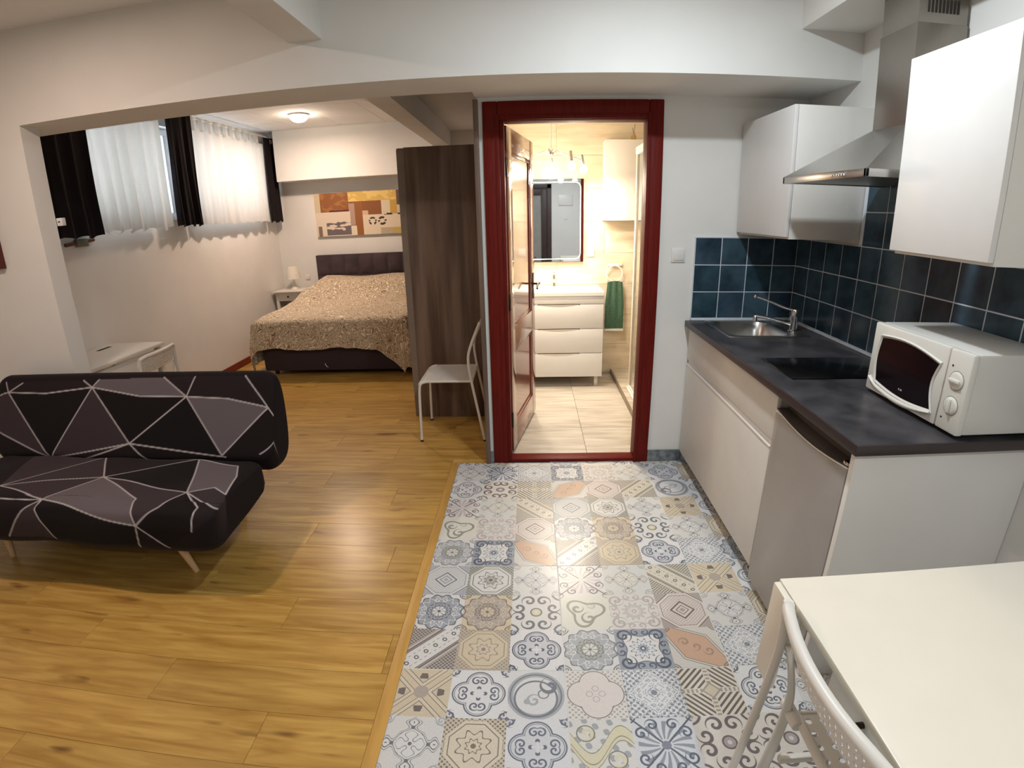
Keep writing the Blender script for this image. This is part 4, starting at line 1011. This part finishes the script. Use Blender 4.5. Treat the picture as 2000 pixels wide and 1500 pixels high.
# ================================================================== CURTAINS
t = thing('curtain_rod', 'thin curtain rod just under the bedroom ceiling', 'curtain rod', (-3.2, 4.9, 2.6))
bm = bmesh.new(); tube(bm, [(-3.20, 2.95, 2.600), (-3.20, 6.66, 2.600)], .009, 12); obj('rod', bm, METW, t)
for yy in (3.0, 4.47, 6.62):
    bm = bmesh.new(); tube(bm, [(XL, yy, 2.600), (-3.20, yy, 2.600)], .007, 8); lathe(bm, [(.022, XL), (.022, XL + .008)], (0, yy, 2.600), 14, axis='x'); obj('bracket', bm, METW, t)
def curtain(name, label, cat, y0, y1, z0, z1, xm, amp, waves, mt, group=None, flare=0.0, tabs=0, hemwob=.01, seed=0, eyelet=False):
    rg = random.Random(seed); ph = rg.random() * 6; t = thing(name, label, cat, (xm, (y0 + y1) / 2, z1), group)
    def fn(u, v):   # v: 0 top, 1 bottom
        yy = y0 + (y1 - y0) * u; yy += flare * (u - .5) * v * 2
        wv_ = math.sin(u * waves * 2 * PI + ph + .8 * math.sin(u * 9 + ph)) * amp * (.55 + .6 * v) + .4 * amp * math.sin(u * waves * 4.7 * PI + 2 * ph) * v
        yy += .006 * math.sin(v * 5 + u * 20)
        return (xm + wv_, yy, z1 + (z0 - z1) * v + hemwob * math.sin(u * waves * 2 * PI + ph + 1) * v)
    zt = z1
    bm = bmesh.new(); sheet(bm, fn, int(waves * 14) + 20, 24, .0025); obj('fabric', bm, mt, t, angle=80)
    for k in range(tabs):
        u = (k + .25) / tabs * .98; bm = bmesh.new(); y_ = y0 + (y1 - y0) * u; w_ = .028
        def tab(a, b_, y_=y_):
            an = PI * b_; return (-3.20 + .016 * math.cos(an) * 1.0 if 0 < b_ < 1 else (-3.20 + (.016 if b_ <= 0 else -.016)), y_ + w_ * (a - .5) * 2, 2.600 + .016 * math.sin(an)) if 0 <= b_ <= 1 else None
        P = [(-3.184, z1 - .02), (-3.186, 2.590), (-3.188, 2.607), (-3.20, 2.614), (-3.212, 2.607), (-3.214, 2.590), (-3.212, z1 - .02)]
        def tb(a, b_, y_=y_):
            q = b_ * (len(P) - 1); i = min(int(q), len(P) - 2); f_ = q - i
            return (P[i][0] + (P[i + 1][0] - P[i][0]) * f_, y_ + w_ * (a - .5) * 2, P[i][1] + (P[i + 1][1] - P[i][1]) * f_)
        sheet(bm, tb, 1, len(P) - 1, .0015); obj('tab', bm, mt, t, angle=80)
    if eyelet:
        bm = bmesh.new(); ring_ = [(xm + amp * 1.5 + .006 + 0 * k, (y0 + y1) / 2 - .03 + .022 * math.cos(k * PI / 8), z1 - .05 + .022 * math.sin(k * PI / 8)) for k in range(16)]
        tube(bm, ring_, .004, 8, closed=True); obj('eyelet', bm, CHROME, t)
    return t
curtain('dark_curtain', 'dark curtain panel nearest the big beam, left of the first sheer', 'curtain', 3.02, 3.525, 1.555, 2.61, -3.15, .022, 3, DRAPE, 'dark window curtains', seed=1, flare=.01)
curtain('dark_curtain', 'dark curtain panel hanging between the two white sheers', 'curtain', 4.53, 4.895, 1.585, 2.625, -3.175, .022, 3, DRAPE, 'dark window curtains', seed=2)
curtain('dark_curtain', 'dark curtain panel with a metal eyelet in the far corner', 'curtain', 6.34, 6.67, 1.575, 2.588, -3.185, .022, 2.5, DRAPE, 'dark window curtains', seed=3, eyelet=True)
curtain('sheer_curtain', 'folded white sheer beside the blue-lit window gap', 'curtain', 3.50, 4.43, 1.575, 2.50, -3.195, .024, 6.5, SHEER, 'white sheer curtains', seed=5, tabs=9, hemwob=.016)
curtain('sheer_curtain', 'flatter white tab-top sheer nearer the far corner', 'curtain', 4.90, 6.34, 1.585, 2.50, -3.185, .014, 7, SHEER, 'white sheer curtains', seed=6, tabs=10, hemwob=.008)
# small things on the column edge and below the first curtain
t = thing('cable_box', 'small white cable box on the inner edge of the column', 'cable box', (-2.66, 2.665, 1.65))
obj('box', BX(-2.675, -2.636, 2.662, 2.69, 1.628, 1.672, bev=.003), WHITE, t)
obj('slot', BX(-2.662, -2.650, 2.659, 2.6625, 1.648, 1.654), BLACK, t)
t = thing('wall_connector', 'grey-green box with two brown pipe ends on the wall under the first curtain', 'pipe fitting', (-3.28, 3.45, 1.52))
obj('box', BX(-3.30, -3.262, 3.40, 3.50, 1.492, 1.548, bev=.004), mat('grey_green_box', (112, 118, 108), .5), t)
bm = bmesh.new(); tube(bm, [(-3.282, 3.30, 1.512), (-3.282, 3.40, 1.52)], .013); BP_ = mat('brown_pipe', (106, 60, 40), .5); obj('pipe', bm, BP_, t); bm = bmesh.new(); tube(bm, [(-3.282, 3.50, 1.528), (-3.282, 3.575, 1.535)], .013); obj('pipe', bm, BP_, t)

# ================================================================== DESK + SECOND FOLDING CHAIR
t = thing('desk', 'plain white desk against the bedroom wall behind the sofa', 'desk', (-3.04, 3.1, 0))
obj('desktop', BX(-3.296, -2.785, 2.70, 3.515, .718, .741, bev=.003), METW, t)
obj('cable_slot', BX(-3.20, -3.165, 3.27, 3.40, .7405, .7425, bev=.001), DARKSLOT, t)
obj('front_panel', BX(-2.815, -2.80, 2.74, 3.48, .56, .702, bev=.002), METW, t)
obj('back_panel', BX(-3.27, -3.25, 2.74, 3.48, .40, .717, bev=.002), METW, t)
for a in (-3.26, -2.83):
    for b_ in (2.735, 3.48): obj('leg', BX(a - .02, a + .02, b_ - .02, b_ + .02, 0, .717, bev=.003), METW, t)
c2 = dup(fc, (-2.49, 3.07, 0), PI / 2 + .1, 'white folding chair in front of the white desk behind the sofa')

# ================================================================== SOFA
sofa = thing('sofa_bed', 'black and grey triangle-print sofa bed on pale wooden legs', 'sofa', (-2.15, 2.05, 0))
B_ = dict(a=(-2.971, .344), b=(-2.385, .365), c=(-1.785, .311), d=(-1.315, .257), e=(-2.643, -.023), f=(-2.123, .065), g=(-1.57, .009), a1=(-2.994, .402), a2=(-2.871, .396), b1=(-2.445, .403), b2=(-2.341, .406), c1=(-1.925, .414), c2=(-1.736, .416), d1=(-1.445, .418), d2=(-1.2, .11), al=(-3.3, .29), el=(-3.3, .22), f1=(-2.50, -.05), f2=(-1.95, -.08), f3=(-1.55, .0), h=(-1.358, .02), h2=(-1.2, .10), ab=(-2.697, .336), bc=(-2.076, .315), cd=(-1.544, .301))
T1, T2, T3, T4 = (13, 6, 8), (56, 46, 50), (98, 90, 94), (32, 22, 26)
# polygons (colour, corner names); T0 is the ground
BP = [(T4, 'a1 a ab b b1'), (T3, 'b2 b bc c c1'), (T4, 'c1 c c2'), (T4, 'c2 c cd d d1'), (T1, 'a ab b e'), (T2, 'al a e el'), (T2, 'b f e'), (T1, 'b bc c f'), ((10, 6, 8), 'c g f'), (T3, 'c cd d g'), (T4, 'f f1 e'), (T1, 'f f3 f2')]
BL = ['al a ab b bc c cd d', 'a1 a', 'a2 a', 'b1 b b2', 'c1 c c2', 'd1 d d2', 'a e b f c g d', 'e f', 'f f1', 'f f2', 'f f3', 'el e', 'h h2']
S_ = dict(k=(-2.258, .01), l=(-2.077, .238), m=(-2.215, .477), n=(-1.513, .377), o=(-1.668, .585), p=(-1.681, .02), q=(-1.34, .36), r=(-1.43, .083), r2=(-1.37, .196), s=(-1.41, .32), t1=(-1.38, .454), t2=(-1.29, .52), u1=(-1.40, .485), u2=(-1.41, .60), v=(-1.575, .496), w=(-1.731, .437), x=(-1.983, .53), y1=(-2.583, .377), y2=(-2.75, .50), z1=(-2.294, .546), z2=(-2.401, .677), z3=(-2.22, .541), z4=(-2.144, .69), o1=(-1.683, .70), o2=(-1.542, .69), y0=(-2.75, -.02))
SP_ = [(T2, 'k l y1 y0'), (T2, 'y1 l m'), (T3, 'l w o x m'), (T2, 'l n v o w'), (T1, 'l p n'), (T4, 'k p l'), (T3, 'p r r2 q s n'), (T2, 'n s q t2 t1'), (T4, 'n t2 u2 u1'), ((10, 6, 8), 'm x o o1 z4 z3'), (T2, 'm z3 z4 z2 z1'), (T1, 'n u1 u2 o2 o v')]
SL_ = ['k l w o', 'l n', 'l m', 'l p', 'm x o', 'n v o', 'p n', 'n s q', 'p r r2 q', 'n t1 t2', 'n u1 u2', 'y1 l', 'y1 m', 'y1 k', 'm y2', 'm z1 z2', 'm z3 z4', 'o o1', 'o o2', 'p k']
def paint_print(px, ps, nodes, polys, lines, ground):
    col = np.zeros((len(px), 4)); col[:] = s2l(ground)
    for c_, nm in polys:
        P = [nodes[q] for q in nm.split()]; ins = np.zeros(len(px), bool)
        for (xa, ya), (xb, yb) in zip(P, P[1:] + P[:1]):
            if ya == yb: continue
            cr_ = ((ya > ps) != (yb > ps)) & (px < (xb - xa) * (ps - ya) / (yb - ya) + xa); ins ^= cr_
        col[ins] = s2l(c_)
    dmin = np.full(len(px), 9.0)
    for nm in lines:
        P = [nodes[q] for q in nm.split()]
        for (xa, ya), (xb, yb) in zip(P, P[1:]):
            vx, vy = xb - xa, yb - ya; q = np.clip(((px - xa) * vx + (ps - ya) * vy) / (vx * vx + vy * vy + 1e-12), 0, 1)
            dmin = np.minimum(dmin, np.hypot(px - xa - q * vx, ps - ya - q * vy))
    k = np.clip((.0046 - dmin) / .0022, 0, 1)[:, None]
    return col * (1 - k) + np.array(s2l((176, 170, 171))) * k
def cushion(name, prof, s_start, x0, x1, fine, coarse, nodes, polys, lines, ground, round_=.07, wob=None):
    """closed (y,z) profile swept along x; ends rounded; print painted by (x, arc length)"""
    P = [np.array(p) for p in prof]; pts = []; ss = []
    s = s_start; n = len(P)
    for i in range(n):
        a, b_ = P[i], P[(i + 1) % n]; L_ = np.linalg.norm(b_ - a); st_ = fine if i < coarse else .03
        k = max(1, int(round(L_ / st_)))
        for j in range(k): pts.append(a + (b_ - a) * j / k); ss.append(s + L_ * j / k)
        s += L_
    pts = np.array(pts); ss = np.array(ss)
    for _ in range(3 if fine < .01 else 1):   # relax corners
        for _ in range(6): pts = pts * .5 + (np.roll(pts, 1, 0) + np.roll(pts, -1, 0)) * .25
    c_ = pts.mean(0); xs = np.concatenate([x0 + round_ * (1 - np.cos(np.linspace(0, PI / 2, 40)[:-1])), np.arange(x0 + round_, x1 - round_, .0045), x1 - round_ * (1 - np.cos(np.linspace(PI / 2, 0, 40)))])
    V = []; XS = []; SS = []
    for x in xs:
        e = min(x - x0, x1 - x); f_ = 1.0
        if e < round_: f_ = 1 - .22 * (1 - math.sqrt(max(0, 1 - ((round_ - e) / round_) ** 2)))
        q = c_ + (pts - c_) * f_
        if wob is not None: q = q + wob(x, ss)
        V.append(np.column_stack([np.full(len(q), x), q])); XS.append(np.full(len(q), x)); SS.append(ss)
    m_ = len(pts); nx = len(xs); V = np.concatenate(V); XS = np.concatenate(XS); SS = np.concatenate(SS)
    me = bpy.data.meshes.new(name); i0 = (np.arange(nx - 1)[:, None] * m_ + np.arange(m_)[None, :]).ravel(); i1 = (np.arange(nx - 1)[:, None] * m_ + (np.arange(m_)[None, :] + 1) % m_).ravel()
    quads = np.column_stack([i0, i0 + m_, i1 + m_, i1]); nq = len(quads)
    caps = [list(range(m_)), list(range((nx - 1) * m_, nx * m_))[::-1]]
    lv = np.concatenate([quads.ravel(), np.array(caps[0]), np.array(caps[1])]).astype(np.int32)
    me.vertices.add(len(V)); me.vertices.foreach_set('co', (V - np.array((-2.15, 2.05, 0))).ravel())
    me.loops.add(len(lv)); me.loops.foreach_set('vertex_index', lv)
    me.polygons.add(nq + 2); me.polygons.foreach_set('loop_start', np.concatenate([np.arange(nq) * 4, [nq * 4, nq * 4 + m_]]).astype(np.int32))
    me.polygons.foreach_set('use_smooth', np.ones(nq + 2, bool)); me.update(calc_edges=True); me.validate()
    ca = me.color_attributes.new('print', 'FLOAT_COLOR', 'POINT'); ca.data.foreach_set('color', paint_print(XS, SS, nodes, polys, lines, ground).ravel())
    me.materials.append(SOFA); o = bpy.data.objects.new(name, me); COL.objects.link(o); o.parent = sofa
    return o
ground = (21, 12, 15)
cushion('backrest', [(2.235, .330), (2.20, .43), (2.36, .80), (2.375, .825), (2.43, .828), (2.465, .79), (2.45, .55), (2.40, .31)], -.104, -3.06, -1.288, .0045, 4, B_, BP, BL, ground,
        wob=lambda x, s: np.column_stack([.006 * np.sin(3 * x + 5 * s), np.zeros_like(s)]))
cushion('seat', [(2.20, .425), (1.74, .445), (1.675, .425), (1.655, .37), (1.655, .27), (1.69, .225), (2.20, .275), (2.24, .35)], 0.0, -2.98, -1.325, .0045, 6, S_, SP_, SL_, ground, round_=.10,
        wob=lambda x, s: np.column_stack([.008 * np.sin(9 * x + 3 * s) * (s > .45), .004 * np.sin(14 * x + 10 * s)]))
obj('frame', BXS([(-2.88, -1.45, 1.78, 2.36, .19, .28)], bev=.01), BLACK, sofa)
for sx, cx in ((1, -1.66), (-1, -2.66)):
    for sy, cy in ((-1, 1.86), (1, 2.28)):
        bm = bmesh.new(); dx = sx * .10; dy = sy * (-.08 if sy < 0 else .08) * -1 if sy < 0 else .06
        tube(bm, [(cx + dx * .6, cy + (-.012 if sy < 0 else .05), 0), (cx, cy - (.04 if sy < 0 else 0), .24)], [.013, .024], 14); obj('leg', bm, BEECH, sofa)

# ================================================================== LAMPS
t = thing('ceiling_lamp', 'round white ceiling lamp glowing over the bed', 'lamp', (-2.39, 5.62, 2.658))
bm = bmesh.new(); lathe(bm, [(.105, 2.6595), (.105, 2.644), (.09, 2.641)], (-2.39, 5.62, 0), 32); obj('base', bm, METW, t)
bm = bmesh.new(); lathe(bm, [(.092, 2.643), (.086, 2.616), (.066, 2.594), (.035, 2.582), (.005, 2.579)], (-2.39, 5.62, 0), 32); obj('diffuser', bm, DOME, t)
for nm, (a, b_), lb in (('kitchen', (.5, 1.6), 'flat round ceiling light above the kitchen'), ('living', (-2.15, 1.45), 'flat round ceiling light above the sofa'), ('hall', (.5, -1.1), 'flat round fill light added unseen near the entrance')):  # the disc near the entrance is added to go with the fill lamp
    t = thing('ceiling_light', lb, 'ceiling light', (a, b_, 2.63))
    bm = bmesh.new(); lathe(bm, [(.09, 2.635), (.09, 2.622), (.075, 2.620)], (a, b_, 0), 28); obj('rim', bm, METW, t)
    bm = bmesh.new(); lathe(bm, [(.074, 2.621), (.07, 2.617), (.01, 2.615)], (a, b_, 0), 28); obj('diffuser', bm, DOWN, t)

# ================================================================== BATHROOM
t = thing('vanity', 'white bathroom vanity with three drawers and a ceramic basin top', 'vanity', (.235, 4.72, 0))
vx0, vx1, vy0, vy1 = -.165, .636, 4.505, 4.938
obj('body', BX(vx0 + .002, vx1 - .002, vy0 + .018, vy1, .10, .838, bev=.002), WHITE, t)
obj('top_panel', BX(vx0, vx1, vy0, vy0 + .017, .768, .836, bev=.002), WHITE, t)
for z0, z1 in ((.102, .322), (.325, .545), (.548, .765)):
    d = obj('drawer', BX(vx0, vx1, vy0, vy0 + .017, z0, z1 - .002, bev=.002), WHITE, t)
    bm = bmesh.new()
    def scoop(u, v, z1=z1): return (.06 + .37 * u, vy0 - .001 - .004 * math.sin(PI * u) * (1 - v), z1 - .003 - .018 * v * math.sin(PI * u))
    sheet(bm, scoop, 16, 3, .0015); obj('grip', bm, OFFW, d, angle=60)
    obj('grip_gap', BX(.06, .43, vy0 - .0005, vy0 + .01, z1 - .006, z1 + .001), DARKSLOT, d)
for a in (vx0 + .05, vx1 - .05):
    for b_ in (vy0 + .04, vy1 - .05): obj('leg', BX(a - .018, a + .018, b_ - .018, b_ + .018, .002, .10, bev=.002), CHROME if b_ > 4.6 else STEEL, t)
# ceramic top with basin
bm = bmesh.new(); X0, X1, Y0, Y1 = vx0 - .004, vx1 + .004, vy0 - .010, vy1
loops = [(rr(X0, X1, Y0, Y1, .008), .839), (rr(X0, X1, Y0, Y1, .008), .870), (rr(X0 + .006, X1 - .006, Y0 + .006, Y1 - .004, .008), .876), (rr(-.03, .50, 4.555, 4.845, .06), .876), (rr(-.02, .49, 4.565, 4.835, .06), .868), (rr(.03, .44, 4.61, 4.79, .08), .79), (rr(.2, .27, 4.665, 4.735, .03), .782)]
prev = None
for P, z in loops:
    vs = [bm.verts.new((p[0], p[1], z)) for p in P]
    if prev:
        for k in range(len(vs)): bm.faces.new((prev[k], prev[(k + 1) % len(vs)], vs[(k + 1) % len(vs)], vs[k]))
    prev = vs
bm.faces.new(prev); obj('basin', bm, mat('white_ceramic', (240, 238, 230), .12, var=.0), t, angle=35)
t = thing('basin_tap', 'small chrome tap on the bathroom basin', 'faucet', (.215, 4.88, .876))
bm = bmesh.new(); lathe(bm, [(.024, .8765), (.022, .884), (.019, .96), (.016, .985), (.006, .99)], (.215, 4.88, 0), 18); obj('body', bm, CHROME, t)
bm = bmesh.new(); tube(bm, smooth_path([(.215, 4.87, .93), (.215, 4.81, .945), (.215, 4.76, .935)]), .010); obj('spout', bm, CHROME, t)
bm = bmesh.new(); tube(bm, [(.215, 4.88, .985), (.215, 4.82, 1.01)], .006); obj('lever', bm, CHROME, t)
# mirror
t = thing('mirror', 'rectangular bathroom mirror with a rounded light line above the basin', 'mirror', (.22, 4.93, 1.47))
m0, m1, n0, n1 = -.06, .492, 1.097, 1.842
obj('backing', BX(m0, m1, 4.912, 4.941, n0, n1, bev=.002), BLACK, t)
obj('glass', BX(m0 + .004, m1 - .004, 4.9085, 4.912, n0 + .004, n1 - .004), MIRROR, t)
P = rr(m0 + .028, m1 - .028, n0 + .028, n1 - .028, .05)
bm = bmesh.new(); tube(bm, [(p[0], 4.9078, p[1]) for p in P], .0035, 6, closed=True); obj('light_line', bm, LED, t)
wall_switch('wall_socket', .560, 1.178, 4.941, 'white socket on the bathroom wall between mirror and towel', .038)
t = thing('wall_cabinet', 'plain white bathroom wall cabinet right of the mirror', 'cabinet', (.84, 4.85, 1.47))
obj('body', BX(.662, 1.05, 4.80, 4.941, 1.472, 2.160, bev=.003), WHITE, t)
obj('door', BX(.660, 1.052, 4.782, 4.799, 1.470, 2.162, bev=.003), WHITE, t)
t = thing('reed_diffuser', 'small amber bottle with reeds on top of the bathroom cabinet', 'diffuser', (.925, 4.86, 2.161))
bm = bmesh.new(); lathe(bm, [(.020, 2.1612), (.021, 2.20), (.010, 2.215), (.010, 2.228)], (.925, 4.86, 0), 16); obj('bottle', bm, mat('amber_glass', (186, 150, 84), .15), t)
bm = bmesh.new(); tube(bm, [(.925, 4.86, 2.20), (.935, 4.86, 2.30)], .002, 6); tube(bm, [(.925, 4.86, 2.20), (.912, 4.85, 2.27)], .002, 6); obj('reed', bm, BRONZE, t)
# towel ring and towel
t = thing('towel_ring', 'cream towel ring on the bathroom wall', 'towel ring', (.79, 4.93, 1.06))
obj('mount', BX(.725, .86, 4.925, 4.941, 1.052, 1.076, bev=.004), OFFW, t)
bm = bmesh.new(); tube(bm, [(.79 + .074 * math.cos(k * PI / 16), 4.915, .982 + .074 * math.sin(k * PI / 16)) for k in range(32)], .006, 8, closed=True); obj('ring', bm, OFFW, t)
t = thing('hand_towel', 'green hand towel with a white band hanging from the ring', 'towel', (.795, 4.9, .89))
def towel(u, v, s=1):
    w_ = .068 + .018 * min(1, v * 2.2); return (.795 + (u - .5) * 2 * w_, 4.905 - s * (.012 + .004 * math.sin(u * 16)), .905 - .468 * v - .012 * math.cos(PI * (u - .5)) * (1 - v) * -1)
bm = bmesh.new(); sheet(bm, towel, 20, 16, .004); obj('front', bm, GREEN, t, angle=70)
bm = bmesh.new(); sheet(bm, lambda u, v: (towel(u, v, -1)[0], 4.921, .905 - .46 * v), 12, 10, .004); obj('back', bm, GREEN, t, angle=70)
bm = bmesh.new(); sheet(bm, lambda u, v: (.795 + (u - .5) * 2 * .087, 4.8875, .460 - .022 * v), 12, 2, .003); obj('band', bm, WTRIM, t, angle=70)
# shower corner
t = thing('shower_enclosure', 'white framed glass shower enclosure at the right of the bathroom', 'shower', (1.1, 4.1, 0))
obj('tray', BX(.792, 1.578, 3.118, 4.940, -.008, .040, bev=.003), BFLOOR, t, label='raised tiled shower floor')
obj('step_edge', BX(.779, .791, 3.118, 4.940, .0021, .042, bev=.001), mat('step_edge', (128, 112, 94), .4), t)
obj('bottom_track', BXS([(.845, .875, 3.13, 4.33, .041, .085), (.832, .846, 3.13, 4.33, .041, .064)], bev=.004), WHITE, t)
obj('top_track', BX(.842, .88, 3.13, 4.33, 1.985, 2.045, bev=.008), WHITE, t)
obj('post', BX(.847, .873, 4.295, 4.325, .0855, 1.984, bev=.004), OFFW, t)
obj('pane', BX(.857, .862, 3.14, 4.294, .086, 1.984), GLASS, t)
obj('door_rail', BX(.835, .847, 3.78, 3.81, .30, 1.25, bev=.004), WHITE, t)
# pendant
t = thing('pendant_lamp', 'chrome spider pendant lamp with glowing cups in the bathroom', 'lamp', (.177, 4.42, 2.48))
bm = bmesh.new(); lathe(bm, [(.05, 2.479), (.05, 2.465), (.008, 2.455), (.006, 2.45), (.006, 2.06)], (.177, 4.42, 0), 16); obj('rod', bm, METW, t)
bm = bmesh.new(); lathe(bm, [(.008, 2.06), (.022, 2.045), (.030, 2.02), (.022, 1.995), (.006, 1.985)], (.177, 4.42, 0), 18); obj('hub', bm, CHROME, t)
for k in range(5):
    a = k * 2 * PI / 5 + .25; ca_, sa_ = math.cos(a), math.sin(a); cx_, cy_ = .177, 4.42
    P = [(cx_ + r_ * ca_, cy_ + r_ * sa_, z) for r_, z in ((.02, 2.02), (.06, 2.035), (.12, 2.005), (.19, 1.985), (.26, 1.965), (.27, 1.955))]
    bm = bmesh.new(); tube(bm, smooth_path(P), .005, 8); ar = obj('arm', bm, CHROME, t)
    bm = bmesh.new(); tube(bm, [(cx_ + .262 * ca_, cy_ + .262 * sa_, 2.005), (cx_ + .275 * ca_, cy_ + .275 * sa_, 1.925)], [.012, .014], 12); obj('socket', bm, CHROME, ar)
    bm = bmesh.new(); lathe(bm, [(.010, 1.925), (.028, 1.905), (.031, 1.885), (.022, 1.865), (.005, 1.857)], (cx_ + .278 * ca_, cy_ + .278 * sa_, 0), 14); obj('bulb', bm, BULB, ar)
